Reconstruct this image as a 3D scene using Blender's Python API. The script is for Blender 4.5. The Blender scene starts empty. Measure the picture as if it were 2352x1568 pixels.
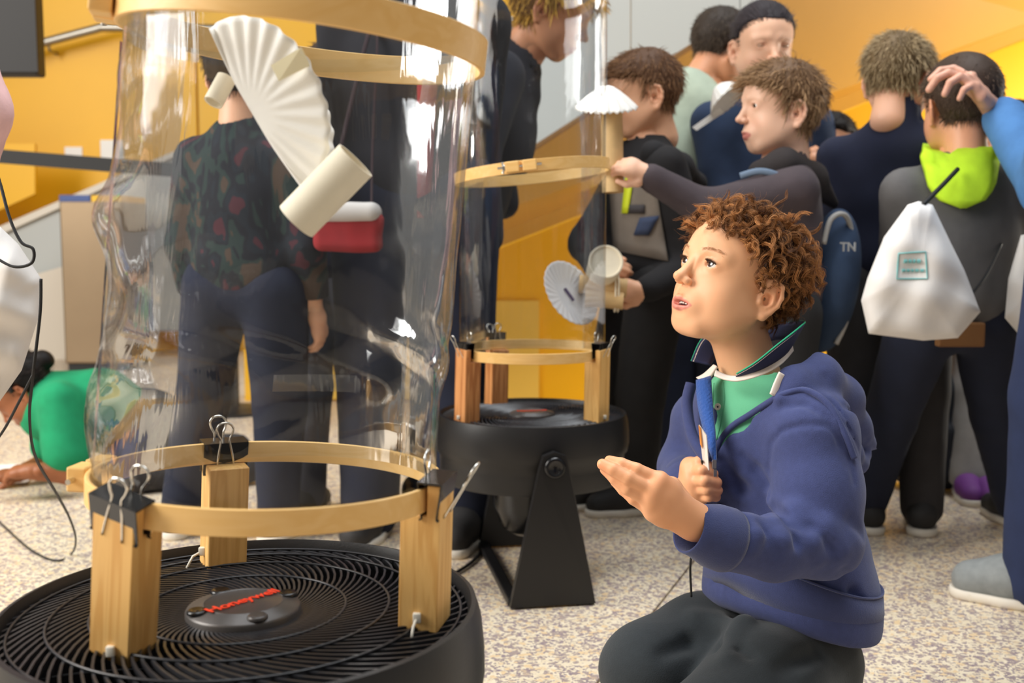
import bpy, bmesh, math, random
import numpy as np
from mathutils import Vector, Matrix, Euler, Quaternion
from mathutils.bvhtree import BVHTree
random.seed(7)
RNG = np.random.default_rng(11)
SC = bpy.context.scene
COL = SC.collection

# ------------------------------------------------------------------ camera
FPX, PITCH, CAMH = 2500.0, math.radians(5.5), 0.72
CP, SP = math.cos(PITCH), math.sin(PITCH)
cam_d = bpy.data.cameras.new('camera'); cam = bpy.data.objects.new('camera', cam_d); COL.objects.link(cam)
cam.location = (0, 0, CAMH); cam.rotation_euler = (math.pi/2-PITCH, 0, 0)
cam_d.sensor_width = 36; cam_d.lens = FPX/2352*36; cam_d.clip_start = 0.02
cam_d.dof.use_dof = True; cam_d.dof.focus_distance = 1.25; cam_d.dof.aperture_fstop = 6.3
SC.camera = cam

# ------------------------------------------------------------------ light
SC.view_settings.view_transform = 'Standard'; SC.view_settings.look = 'None'
SC.view_settings.gamma = 1.0; SC.view_settings.use_curve_mapping = False
SC.view_settings.exposure = 0.0
wd = bpy.data.worlds.new('atrium_air'); SC.world = wd; wd.use_nodes = True
bg = wd.node_tree.nodes['Background']; bg.inputs[0].default_value = (1.0, 0.95, 0.88, 1); bg.inputs[1].default_value = 0.24
def area(name, loc, target, sx, sy, power, col=(1, 1, 1)):
    l = bpy.data.lights.new(name, 'AREA'); l.shape = 'RECTANGLE'; l.size = sx; l.size_y = sy
    l.energy = power; l.color = col
    o = bpy.data.objects.new(name, l); COL.objects.link(o); o.location = loc
    o.rotation_euler = (Vector(target)-Vector(loc)).to_track_quat('-Z', 'Y').to_euler()
    return o
area('window_daylight', (-4.4, 0.55, 3.0), (0.2, 1.6, 0.6), 3.0, 3.0, 400, (1.0, 0.96, 0.90))
area('skylight_front', (0.6, 1.2, 5.2), (0.4, 1.8, 0), 3.0, 3.0, 190, (0.93, 0.97, 1.0))
area('under_stair_lamp', (3.3, 3.8, 1.0), (1.6, 4.75, 0.75), 0.7, 0.5, 62, (1.0, 0.93, 0.80))
area('skylight_rear', (1.5, 3.4, 5.6), (1.2, 4.2, 0), 2.2, 2.2, 90, (0.95, 0.98, 1.0))

# ------------------------------------------------------------------ helpers
def P(px, py, Y):
    u = (px-1176)/FPX; v = (784-py)/FPX
    t = Y/(CP+v*SP)
    return Vector((u*t, Y, CAMH+t*(-SP+v*CP)))
def PZ(px, py, z):
    u = (px-1176)/FPX; v = (784-py)/FPX
    t = (z-CAMH)/(-SP+v*CP)
    return Vector((u*t, t*(CP+v*SP), z))
def S(r, g, b):
    f = lambda c: (c/255/12.92) if c/255 <= 0.04045 else ((c/255+0.055)/1.055)**2.4
    return (f(r), f(g), f(b), 1.0)
def mesh_np(name, V, F):
    me = bpy.data.meshes.new(name)
    V = np.asarray(V, np.float32)
    F = np.asarray(F, np.int32)
    n, k = F.shape
    me.vertices.add(len(V)); me.vertices.foreach_set('co', V.ravel())
    me.loops.add(n*k); me.loops.foreach_set('vertex_index', F.ravel())
    me.polygons.add(n); me.polygons.foreach_set('loop_start', np.arange(0, n*k, k, dtype=np.int32))
    me.update(calc_edges=True); me.validate()
    return me
def wmat(o):
    m = o.matrix_parent_inverse @ o.matrix_basis if o.parent else o.matrix_basis.copy()
    return wmat(o.parent) @ m if o.parent else m
def link(name, me, mat=None, parent=None, smooth=True):
    o = bpy.data.objects.new(name, me); COL.objects.link(o)
    if mat: me.materials.clear(); me.materials.append(mat)
    if smooth and me: me.polygons.foreach_set('use_smooth', np.ones(len(me.polygons), bool))
    if parent:
        o.parent = parent
        o.matrix_parent_inverse = wmat(parent).inverted()
    return o
def T(o, label, cat, group=None):
    o['label'] = label; o['category'] = cat
    if group: o['group'] = group
    return o
def empty(name, loc=(0, 0, 0)):
    o = bpy.data.objects.new(name, None); COL.objects.link(o); o.location = loc; o.empty_display_size = .05
    return o
def struct(o): o['kind'] = 'structure'; return o
def bm_obj(name, bm, mat=None, parent=None, smooth=False, autos=None):
    me = bpy.data.meshes.new(name); bm.normal_update(); bm.to_mesh(me); bm.free()
    o = link(name, me, mat, parent, smooth)
    if autos is not None:
        try: me.set_sharp_from_angle(angle=math.radians(autos))
        except Exception: pass
    return o
def box(bm, c, half, R=None, bev=0.0):
    r = bmesh.ops.create_cube(bm, size=2.0)
    vs = r['verts']
    if bev:
        for v in vs: v.co = Vector((v.co.x*half[0], v.co.y*half[1], v.co.z*half[2]))
        es = list({e for v in vs for e in v.link_edges})
        rb = bmesh.ops.bevel(bm, geom=es, offset=bev, segments=2, affect='EDGES', profile=.5)
        vs = list({v for f in rb['faces'] for v in f.verts} | {v for v in vs if v.is_valid})
        for v in vs:
            co = v.co.copy()
            v.co = (R @ co if R else co)+Vector(c)
    else:
        for v in vs:
            co = Vector((v.co.x*half[0], v.co.y*half[1], v.co.z*half[2]))
            v.co = (R @ co if R else co)+Vector(c)
    return vs
def frames(pts, closed=False):
    pts = [Vector(p) for p in pts]; n = len(pts); out = []
    up = None
    for i in range(n):
        a = pts[(i-1) % n] if (closed or i > 0) else pts[i]
        b = pts[(i+1) % n] if (closed or i < n-1) else pts[i]
        t = (b-a).normalized() if (b-a).length > 1e-9 else Vector((0, 0, 1))
        if up is None: up = Vector((0, 0, 1)) if abs(t.z) < .9 else Vector((1, 0, 0))
        x = (up-t*up.dot(t))
        x = x.normalized() if x.length > 1e-6 else t.orthogonal().normalized()
        up = x
        out.append((pts[i], t, x, t.cross(x)))
    return out
def tube(bm, pts, r, n=8, closed=False, caps=True, flat=1.0):
    rr = r if hasattr(r, '__len__') else [r]*len(pts)
    rings = []
    for (p, t, x, y), q in zip(frames(pts, closed), rr):
        rings.append([bm.verts.new(p+x*(q*math.cos(2*math.pi*k/n))+y*(q*flat*math.sin(2*math.pi*k/n))) for k in range(n)])
    m = len(rings)
    for i in range(m if closed else m-1):
        A, B = rings[i], rings[(i+1) % m]
        for k in range(n): bm.faces.new((A[k], A[(k+1) % n], B[(k+1) % n], B[k]))
    if caps and not closed:
        bm.faces.new(rings[0][::-1]); bm.faces.new(rings[-1])
def lathe(bm, prof, n=64, M=None, close=False):
    rings = []
    for r, z in prof:
        ring = []
        for k in range(n):
            a = 2*math.pi*k/n
            co = Vector((r*math.cos(a), r*math.sin(a), z))
            ring.append(bm.verts.new(M @ co if M else co))
        rings.append(ring)
    m = len(rings)
    for i in range(m if close else m-1):
        A, B = rings[i], rings[(i+1) % m]
        for k in range(n): bm.faces.new((A[k], A[(k+1) % n], B[(k+1) % n], B[k]))
    return rings
def prism(bm, poly, vec):
    """extrude a planar polygon (world points) by vec"""
    A = [bm.verts.new(Vector(p)) for p in poly]; B = [bm.verts.new(Vector(p)+Vector(vec)) for p in poly]
    bm.faces.new(A[::-1]); bm.faces.new(B); n = len(A)
    for k in range(n): bm.faces.new((A[k], A[(k+1) % n], B[(k+1) % n], B[k]))
    bmesh.ops.recalc_face_normals(bm, faces=bm.faces[:])
def spline(pts, n=8):
    """Catmull-Rom through points"""
    pts = [Vector(p) for p in pts]; out = []
    for i in range(len(pts)-1):
        p0 = pts[max(i-1, 0)]; p1 = pts[i]; p2 = pts[i+1]; p3 = pts[min(i+2, len(pts)-1)]
        for j in range(n):
            t = j/n
            out.append(.5*((2*p1)+(p2-p0)*t+(2*p0-5*p1+4*p2-p3)*t*t+(3*p1-p0-3*p2+p3)*t**3))
    out.append(pts[-1]); return out

# ------------------------------------------------------------------ materials
MATS = {}
def mat(name, col, rough=.6, metal=0.0, vary=0.0, vscale=30, bump=0.0, bscale=80, sheen=0, spec=.5, attr=None, sss=0, coat=0, stretch=(1, 1, 1), emit=None):
    if name in MATS: return MATS[name]
    m = bpy.data.materials.new(name); m.use_nodes = True; nt = m.node_tree; N = nt.nodes; L = nt.links
    b = N['Principled BSDF']
    b.inputs['Base Color'].default_value = col; b.inputs['Roughness'].default_value = rough; b.inputs['Metallic'].default_value = metal
    b.inputs['Specular IOR Level'].default_value = spec; b.inputs['Sheen Weight'].default_value = sheen
    b.inputs['Coat Weight'].default_value = coat
    if sheen: b.inputs['Sheen Roughness'].default_value = .5
    if sss:
        b.inputs['Subsurface Weight'].default_value = sss; b.inputs['Subsurface Radius'].default_value = (1, .35, .2); b.inputs['Subsurface Scale'].default_value = .006
    src = None
    if attr:
        a = N.new('ShaderNodeAttribute'); a.attribute_name = attr; src = a.outputs['Color']
    if vary or bump:
        tc = N.new('ShaderNodeTexCoord'); mp = N.new('ShaderNodeMapping'); mp.inputs['Scale'].default_value = stretch
        L.new(tc.outputs['Object'], mp.inputs['Vector'])
    if vary:
        n = N.new('ShaderNodeTexNoise'); n.inputs['Scale'].default_value = vscale; n.inputs['Detail'].default_value = 5
        L.new(mp.outputs[0], n.inputs['Vector'])
        mr = N.new('ShaderNodeMapRange'); mr.inputs[1].default_value = .3; mr.inputs[2].default_value = .7
        mr.inputs[3].default_value = 1-vary; mr.inputs[4].default_value = 1+vary; L.new(n.outputs['Fac'], mr.inputs[0])
        mx = N.new('ShaderNodeMix'); mx.data_type = 'RGBA'; mx.blend_type = 'MULTIPLY'; mx.inputs[0].default_value = 1
        mx.inputs[6].default_value = col
        if src: L.new(src, mx.inputs[6])
        L.new(mr.outputs[0], mx.inputs[7]); src = mx.outputs[2]
    if src: L.new(src, b.inputs['Base Color'])
    if bump:
        n2 = N.new('ShaderNodeTexNoise'); n2.inputs['Scale'].default_value = bscale; n2.inputs['Detail'].default_value = 4
        L.new(mp.outputs[0], n2.inputs['Vector'])
        bp = N.new('ShaderNodeBump'); bp.inputs['Strength'].default_value = bump; bp.inputs['Distance'].default_value = .002
        L.new(n2.outputs['Fac'], bp.inputs['Height']); L.new(bp.outputs[0], b.inputs['Normal'])
    if emit:
        b.inputs['Emission Color'].default_value = emit[0]; b.inputs['Emission Strength'].default_value = emit[1]
    MATS[name] = m; return m
def mat_wood(name, c1, c2, scale=1.0, axis=2, rough=.5):
    m = bpy.data.materials.new(name); m.use_nodes = True; nt = m.node_tree; N = nt.nodes; L = nt.links
    b = N['Principled BSDF']; b.inputs['Roughness'].default_value = rough
    tc = N.new('ShaderNodeTexCoord'); mp = N.new('ShaderNodeMapping')
    s = [38*scale]*3; s[axis] = 2.2*scale; mp.inputs['Scale'].default_value = s
    L.new(tc.outputs['Object'], mp.inputs['Vector'])
    n = N.new('ShaderNodeTexNoise'); n.inputs['Scale'].default_value = 2.2; n.inputs['Detail'].default_value = 4; n.inputs['Distortion'].default_value = .6
    L.new(mp.outputs[0], n.inputs['Vector'])
    w = N.new('ShaderNodeMath'); w.operation = 'SINE'
    mu = N.new('ShaderNodeMath'); mu.operation = 'MULTIPLY'; mu.inputs[1].default_value = 26
    L.new(n.outputs['Fac'], mu.inputs[0]); L.new(mu.outputs[0], w.inputs[0])
    mr = N.new('ShaderNodeMapRange'); mr.inputs[1].default_value = -1; L.new(w.outputs[0], mr.inputs[0])
    rp = N.new('ShaderNodeMix'); rp.data_type = 'RGBA'; rp.inputs[6].default_value = c1; rp.inputs[7].default_value = c2
    L.new(mr.outputs[0], rp.inputs[0])
    L.new(rp.outputs[2], b.inputs['Base Color'])
    MATS[name] = m; return m
def mat_film(name, tint=(.93, .95, .97, 1), base=.035, bump=.35, refl=1.0, dull=0.0):
    m = bpy.data.materials.new(name); m.use_nodes = True; nt = m.node_tree; N = nt.nodes; L = nt.links
    for n in list(N): N.remove(n)
    out = N.new('ShaderNodeOutputMaterial'); tr = N.new('ShaderNodeBsdfTransparent'); gl = N.new('ShaderNodeBsdfGlossy')
    tr.inputs[0].default_value = tint; gl.inputs['Roughness'].default_value = .06; gl.inputs[0].default_value = (1, 1, 1, 1)
    tc = N.new('ShaderNodeTexCoord'); mp = N.new('ShaderNodeMapping'); mp.inputs['Scale'].default_value = (16, 16, 2.2)
    L.new(tc.outputs['Object'], mp.inputs['Vector'])
    n1 = N.new('ShaderNodeTexNoise'); n1.inputs['Scale'].default_value = 1.6; n1.inputs['Detail'].default_value = 3; n1.inputs['Distortion'].default_value = .8
    L.new(mp.outputs[0], n1.inputs['Vector'])
    bp = N.new('ShaderNodeBump'); bp.inputs['Strength'].default_value = bump; bp.inputs['Distance'].default_value = .02
    L.new(n1.outputs['Fac'], bp.inputs['Height'])
    lw = N.new('ShaderNodeFresnel'); lw.inputs['IOR'].default_value = 1.48
    L.new(bp.outputs[0], gl.inputs['Normal']); L.new(bp.outputs[0], lw.inputs['Normal'])
    ad = N.new('ShaderNodeMath'); ad.operation = 'MULTIPLY_ADD'; ad.inputs[1].default_value = refl; ad.inputs[2].default_value = base; ad.use_clamp = True
    L.new(lw.outputs[0], ad.inputs[0])
    mx = N.new('ShaderNodeMixShader'); L.new(ad.outputs[0], mx.inputs[0]); L.new(tr.outputs[0], mx.inputs[1]); L.new(gl.outputs[0], mx.inputs[2])
    last = mx.outputs[0]
    if dull:
        df = N.new('ShaderNodeBsdfTranslucent'); df.inputs[0].default_value = (.8, .8, .8, 1)
        m2 = N.new('ShaderNodeMixShader'); m2.inputs[0].default_value = dull
        L.new(last, m2.inputs[1]); L.new(df.outputs[0], m2.inputs[2]); last = m2.outputs[0]
    L.new(last, out.inputs[0])
    MATS[name] = m; return m
# ------------------------------------------------------------------ implicit modelling (smooth blends, surface nets)
class SDF:
    def __init__(s, lo, hi, vox):
        s.lo = np.array(lo, np.float32); s.v = float(vox)
        s.n = np.maximum(np.ceil((np.array(hi)-s.lo)/vox).astype(int)+1, 4)
        s.D = np.full(s.n, 1.0, np.float32)
        s.ax = [s.lo[i]+s.v*np.arange(s.n[i], dtype=np.float32) for i in range(3)]
    def blk(s, lo, hi):
        a = np.clip(np.floor((np.array(lo)-s.lo)/s.v).astype(int), 0, s.n-1)
        b = np.clip(np.ceil((np.array(hi)-s.lo)/s.v).astype(int)+1, 1, s.n)
        sl = tuple(slice(a[i], max(b[i], a[i]+1)) for i in range(3))
        g = [s.ax[0][sl[0]][:, None, None], s.ax[1][sl[1]][None, :, None], s.ax[2][sl[2]][None, None, :]]
        return sl, g
    def comb(s, sl, d, k, op):
        a = s.D[sl]
        if op == 'sub':
            d = -d
            if k > 0:
                h = np.maximum(k-np.abs(a-d), 0)/k; s.D[sl] = np.maximum(a, d)+h*h*k*.25
            else: s.D[sl] = np.maximum(a, d)
        else:
            if k > 0:
                h = np.maximum(k-np.abs(a-d), 0)/k; s.D[sl] = np.minimum(a, d)-h*h*k*.25
            else: s.D[sl] = np.minimum(a, d)
    def cone(s, a, b, ra, rb=None, k=.01, op='add', sq=None):
        rb = ra if rb is None else rb
        a = np.array(a, float); b = np.array(b, float); m = max(ra, rb)+k+2*s.v
        sl, g = s.blk(np.minimum(a, b)-m, np.maximum(a, b)+m)
        ab = b-a; q = [g[i]-a[i] for i in range(3)]
        t = np.clip((q[0]*ab[0]+q[1]*ab[1]+q[2]*ab[2])/max((ab*ab).sum(), 1e-12), 0, 1)
        d = np.sqrt(sum((q[i]-t*ab[i])**2 for i in range(3)))-(ra+t*(rb-ra))
        s.comb(sl, d.astype(np.float32), k, op); return s
    def chain(s, pts, rs, k=.01, op='add'):
        if not hasattr(rs, '__len__'): rs = [rs]*len(pts)
        for i in range(len(pts)-1): s.cone(pts[i], pts[i+1], rs[i], rs[i+1], k if i == 0 or op == 'sub' else max(k*.7, .001), op)
        return s
    def ell(s, c, r, R=None, k=.01, op='add'):
        c = np.array(c, float); m = max(r)+k+2*s.v
        sl, g = s.blk(c-m, c+m); q = [g[i]-c[i] for i in range(3)]
        if R is not None:
            R = np.array(R); q = [q[0]*R[0, i]+q[1]*R[1, i]+q[2]*R[2, i] for i in range(3)]
        k0 = np.sqrt(sum((q[i]/r[i])**2 for i in range(3)))+1e-6
        k1 = np.sqrt(sum((q[i]/r[i]**2)**2 for i in range(3)))+1e-6
        s.comb(sl, (k0*(k0-1)/k1).astype(np.float32), k, op); return s
    def box(s, c, h, R=None, rad=.005, k=.005, op='add'):
        c = np.array(c, float); m = math.sqrt(sum(x*x for x in h))+k+2*s.v
        sl, g = s.blk(c-m, c+m); q = [g[i]-c[i] for i in range(3)]
        if R is not None:
            R = np.array(R); q = [q[0]*R[0, i]+q[1]*R[1, i]+q[2]*R[2, i] for i in range(3)]
        q = [np.abs(q[i])-(h[i]-rad) for i in range(3)]
        d = np.sqrt(sum(np.maximum(x, 0)**2 for x in q))+np.minimum(np.maximum(np.maximum(q[0], q[1]), q[2]), 0)-rad
        s.comb(sl, d.astype(np.float32), k, op); return s
    def half(s, c, n, k=.004):
        """keep the side where (p-c).n < 0"""
        n = np.array(n, float); n /= np.linalg.norm(n)
        d = -sum((s.ax[i].reshape([-1 if j == i else 1 for j in range(3)])-c[i])*n[i] for i in range(3))
        sl = (slice(None),)*3
        s.comb(sl, np.broadcast_to(d, s.D.shape).astype(np.float32), k, 'sub'); return s
    def surf(s, px, py, inset=0.0):
        '''first point of the surface met by the view ray through a photo pixel (inset > 0: deeper)'''
        o = np.array((0, 0, CAMH)); d = np.array(P(px, py, 1.0))-o; d /= np.linalg.norm(d)
        t = np.arange(.8, 2.2, .0015); q = o+d*t[:, None]; i = np.round((q-s.lo)/s.v).astype(int)
        ok = ((i >= 0) & (i < s.n)).all(1); i = np.clip(i, 0, s.n-1); v = np.where(ok, s.D[i[:, 0], i[:, 1], i[:, 2]], 1)
        h = np.argmax(v < 0); return Vector(o+d*(t[h]+inset)) if v[h] < 0 else None
    def disp(s, f):
        g = [s.ax[0][:, None, None], s.ax[1][None, :, None], s.ax[2][None, None, :]]
        s.D = (s.D+f(*g)).astype(np.float32); return s
    def mesh(s):
        D = s.D.copy()
        for ax in range(3):
            sl = [slice(None)]*3
            for e in (0, -1): sl[ax] = e; D[tuple(sl)] = np.maximum(D[tuple(sl)], 1e-4)
        inside = D < 0
        c = inside[:-1, :-1, :-1].astype(np.int8)
        cnt = np.zeros(c.shape, np.int8)
        for i in (0, 1):
            for j in (0, 1):
                for k in (0, 1):
                    cnt += inside[i:i+c.shape[0], j:j+c.shape[1], k:k+c.shape[2]]
        act = (cnt > 0) & (cnt < 8)
        idx = np.argwhere(act); n = len(idx)
        ids = np.full(c.shape, -1, np.int32); ids[act] = np.arange(n)
        pos = np.zeros((n, 3)); w = np.zeros(n)
        cor = [(i, j, k) for i in (0, 1) for j in (0, 1) for k in (0, 1)]
        val = {o: D[idx[:, 0]+o[0], idx[:, 1]+o[1], idx[:, 2]+o[2]] for o in cor}
        for a in cor:
            for ax in range(3):
                if a[ax] == 0:
                    b = list(a); b[ax] = 1; b = tuple(b)
                    va, vb = val[a], val[b]; m = (va < 0) != (vb < 0)
                    t = np.where(m, va/np.where(m, va-vb, 1), 0)
                    p = np.array(a, float)[None]+t[:, None]*np.array([1.0 if q == ax else 0 for q in range(3)])[None]
                    pos[m] += p[m]; w[m] += 1
        V = s.lo+s.v*(idx+pos/w[:, None])
        F = []
        for ax in range(3):
            u, v = (ax+1) % 3, (ax+2) % 3
            A = inside[tuple(slice(0, -1) if q == ax else slice(1, -1) for q in range(3))]
            B = inside[tuple(slice(1, None) if q == ax else slice(1, -1) for q in range(3))]
            for flip, M in ((False, A & ~B), (True, ~A & B)):
                e = np.argwhere(M)
                if not len(e): continue
                off = np.array([0 if q == ax else 1 for q in range(3)])
                base = e+off
                def cid(du, dv):
                    q = base.copy(); q[:, u] += du; q[:, v] += dv
                    return ids[q[:, 0], q[:, 1], q[:, 2]]
                f = np.stack([cid(-1, -1), cid(0, -1), cid(0, 0), cid(-1, 0)], 1)
                F.append(f[:, ::-1] if flip else f)
        F = np.concatenate(F); F = F[(F >= 0).all(1)]
        return V, F
def relax(V, F, it=2, lam=.5):
    V = np.array(V, float)
    for _ in range(it):
        acc = np.zeros_like(V); cn = np.zeros(len(V))
        for i in range(4):
            for j in (1, 3):
                np.add.at(acc, F[:, i], V[F[:, (i+j) % 4]]); np.add.at(cn, F[:, i], 1)
        V += lam*(acc/np.maximum(cn, 1)[:, None]-V)
    return V
def vnoise(x, y, z, f=10.0, seed=0):
    r = np.random.default_rng(seed); out = 0
    for i in range(4):
        d = r.normal(size=3); d /= np.linalg.norm(d); d2 = r.normal(size=3); d2 /= np.linalg.norm(d2); ph, ph2 = r.uniform(0, 6.28, 2)
        out = out+np.sin(f*(d[0]*x+d[1]*y+d[2]*z)+ph+1.6*np.sin(f*.6*(d2[0]*x+d2[1]*y+d2[2]*z)+ph2))
    return out/4
def setcol(me, C, name='Col'):
    a = me.color_attributes.new(name, 'FLOAT_COLOR', 'POINT')
    C = np.concatenate([C, np.ones((len(C), 1))], 1).astype(np.float32)
    a.data.foreach_set('color', C.ravel())
def joinVF(parts):
    Vs, Fs, o = [], [], 0
    for V, F in parts:
        Vs.append(V); Fs.append(F+o); o += len(V)
    return np.concatenate(Vs), np.concatenate(Fs)
# ------------------------------------------------------------------ setting
def mat_terrazzo():
    m = bpy.data.materials.new('terrazzo'); m.use_nodes = True; nt = m.node_tree; N = nt.nodes; L = nt.links
    b = N['Principled BSDF']; b.inputs['Roughness'].default_value = .38
    tc = N.new('ShaderNodeTexCoord')
    def vor(scale, thr, soft):
        w = N.new('ShaderNodeTexNoise'); w.inputs['Scale'].default_value = scale*1.2; w.inputs['Detail'].default_value = 2
        L.new(tc.outputs['Object'], w.inputs['Vector'])
        ad = N.new('ShaderNodeMix'); ad.data_type = 'VECTOR'; ad.inputs[0].default_value = .012*60/scale
        L.new(tc.outputs['Object'], ad.inputs[4]); L.new(w.outputs['Color'], ad.inputs[5])
        v = N.new('ShaderNodeTexVoronoi'); v.inputs['Scale'].default_value = scale; L.new(ad.outputs[1], v.inputs['Vector'])
        s = N.new('ShaderNodeSeparateColor'); L.new(v.outputs['Color'], s.inputs[0])
        r = N.new('ShaderNodeMapRange'); r.inputs[1].default_value = thr-soft; r.inputs[2].default_value = thr+soft
        L.new(s.outputs[0], r.inputs[0]); return r.outputs[0], s.outputs[1]
    f1, g1 = vor(125, .74, .05); f2, g2 = vor(230, .78, .05); f3, g3 = vor(110, .9, .03)
    def mix(fac, a, c, asock=None):
        x = N.new('ShaderNodeMix'); x.data_type = 'RGBA'; x.inputs[6].default_value = a; x.inputs[7].default_value = c
        L.new(fac, x.inputs[0])
        if asock: L.new(asock, x.inputs[6])
        return x.outputs[2]
    base = mix(g1, S(228, 211, 180), S(238, 224, 198))
    base = mix(f1, S(0, 0, 0), S(172, 154, 146), base)
    base = mix(f2, S(0, 0, 0), S(150, 134, 140), base)
    base = mix(f3, S(0, 0, 0), S(230, 202, 160), base)
    L.new(base, b.inputs['Base Color'])
    MATS['terrazzo'] = m; return m
TERR = mat_terrazzo()
bm = bmesh.new(); box(bm, (0, 3, -.03), (6, 6.5, .02)); FLOOR = struct(bm_obj('floor', bm, mat('joint', S(120, 108, 92), .9)))
# slabs: one joint family runs through the two seam points seen in the photo
n1 = Vector((.928, -.373)); n2 = Vector((.373, .928)); sl = 1.62
slab = None
for i in range(-3, 4):
    for j in range(-2, 5):
        a0, b0 = -.508+i*sl, 3.05+(j-2)*sl
        c = n1*(a0+sl/2)+n2*(b0+sl/2)
        if not (-5 < c.x < 5 and -2.2 < c.y < 8.2): continue
        if slab is None:
            bm = bmesh.new(); box(bm, (0, 0, 0), (sl/2-.0022, sl/2-.0022, .012), bev=.0015)
            o = slab = bm_obj('floor_slab', bm, TERR, FLOOR)
        else:
            o = slab.copy(); COL.objects.link(o)
        o.location = (c.x, c.y, -.012); o.rotation_euler = (0, 0, math.atan2(n1.y, n1.x))
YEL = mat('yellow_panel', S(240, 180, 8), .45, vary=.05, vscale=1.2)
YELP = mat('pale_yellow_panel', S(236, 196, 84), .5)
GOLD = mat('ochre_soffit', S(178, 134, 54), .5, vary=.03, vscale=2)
GREY = mat('grey_cladding', S(184, 186, 182), .5)
CREAM = mat('cream_panel', S(222, 212, 196), .6)
STEEL = mat('brushed_steel', S(150, 130, 105), .42, .85, vary=.06, vscale=3)
CHROME = mat('chrome', S(215, 212, 205), .18, 1.0)
RAIL = mat('rail_steel', S(165, 160, 150), .35, .9)
BLACK = mat('black_plastic', S(22, 21, 22), .42, bump=.08, bscale=400)
BLKG = mat('black_gloss', S(16, 16, 18), .22)
BLKC = mat('black_cord', S(18, 17, 17), .6)
# back wall made of yellow panels
WB = empty('wall_back', (0, 6.9, 0)); struct(WB)
for i in range(-4, 5):
    bm = bmesh.new(); box(bm, (i*1.3, 6.9, 2.0), (.645, .05, 2.0), bev=.006); bm_obj('wall_panel', bm, YEL, WB)
# wall beneath the staircase
Yf, Yn = 4.75, 3.9
tl, tr = P(560, 800, Yf), P(2560, 8, Yf)
bm = bmesh.new(); prism(bm, [(tl.x, Yf, 0), (tr.x, Yf, 0), (tr.x, Yf, tr.z-.005), (tl.x, Yf, tl.z-.005)], (0, .1, 0))
WU = struct(bm_obj('wall_under_stair', bm, YEL))
bm = bmesh.new(); a = P(1066, 690, Yf); b_ = P(1238, 690, Yf)
prism(bm, [(a.x-.6, Yf-.02, 0.01), (b_.x, Yf-.02, 0.01), (b_.x, Yf-.02, a.z), (a.x-.6, Yf-.02, a.z)], (0, .015, 0)); bm_obj('wall_panel', bm, YELP, WU)
ST = empty('staircase', P(1500, 190, Yn))
T(ST, 'grey clad staircase with an ochre soffit rising to the right', 'staircase')
# soffit
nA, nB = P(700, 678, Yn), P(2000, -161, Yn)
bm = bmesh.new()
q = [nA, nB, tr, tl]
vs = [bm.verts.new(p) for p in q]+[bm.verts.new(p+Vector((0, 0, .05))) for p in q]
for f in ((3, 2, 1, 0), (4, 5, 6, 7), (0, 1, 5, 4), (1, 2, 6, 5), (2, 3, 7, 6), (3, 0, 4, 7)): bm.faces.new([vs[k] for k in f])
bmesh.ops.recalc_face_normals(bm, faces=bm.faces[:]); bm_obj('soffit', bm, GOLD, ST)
# stringer cladding, panel by panel
def low(x): return 678-(x-700)*(678+161)/1300
def upp(x): return 150-(x-700)*.235 if x < 1400 else -330
xs = [700, 1010, 1230, 1449, 1700, 2000]
for i in range(5):
    x0, x1 = xs[i]+1, xs[i+1]-1
    if x1 > 1400: pts = [(x0, low(x0)), (x1, low(x1)), (x1, -330), (x0, upp(x0) if x0 < 1400 else -330)]
    else: pts = [(x0, low(x0)), (x1, low(x1)), (x1, upp(x1)), (x0, upp(x0))]
    bm = bmesh.new(); prism(bm, [P(x, y, Yn-.03) for x, y in pts], (0, .025, 0)); bm_obj('cladding_panel', bm, GREY, ST)
# slim trim along the stringer's lower edge
bm = bmesh.new(); tube(bm, [P(700, 678, Yn-.02), P(2000, -161, Yn-.02)], .012, 6); bm_obj('edge_trim', bm, mat('trim_brown', S(128, 92, 50), .5), ST)
# left stair stringer, low cream wall, handrail
YL = 6.45
LS = empty('ramp_balustrade', P(150, 560, YL)); T(LS, 'grey sloping balustrade of the far ramp behind the steel bin', 'balustrade')
bm = bmesh.new(); prism(bm, [P(x, y, YL) for x, y in ((-160, 590), (420, 340), (560, 345), (560, 760), (60, 760), (-160, 760))], (0, .05, 0)); bm_obj('grey_panel', bm, GREY, LS)
bm = bmesh.new(); prism(bm, [P(x, y, YL-.08) for x, y in ((-160, 700), (150, 610), (150, 900), (-160, 900))], (0, .06, 0)); bm_obj('cream_panel', bm, CREAM, LS)
bm = bmesh.new(); prism(bm, [P(x, y, YL-.01) for x, y in ((-160, 590), (420, 340), (420, 352), (-160, 612))], (0, -.02, 0)); bm_obj('top_trim', bm, CREAM, LS)
bm = bmesh.new(); prism(bm, [P(x, y, YL-.03) for x, y in ((-160, 330), (80, 330), (80, 445), (-160, 555))], (0, .03, 0)); bm_obj('yellow_infill', bm, YEL, LS)
HR = empty('handrail', P(230, 65, 6.7)); T(HR, 'grey metal handrail bending across the yellow back wall', 'handrail')
bm = bmesh.new(); tube(bm, spline([P(-30, 130, 6.72), P(80, 103, 6.72), P(215, 68, 6.72), P(250, 63, 6.72), P(420, 66, 6.72), P(560, 66, 6.72)], 6), .028, 10); bm_obj('rail', bm, RAIL, HR, True)
for x, y in ((110, 96), (400, 66)):
    bm = bmesh.new(); p = P(x, y, 6.72); tube(bm, [p, p+Vector((0, .02, -.05)), p+Vector((0, .14, -.05))], .01, 6); bm_obj('bracket', bm, RAIL, HR, True)
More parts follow.
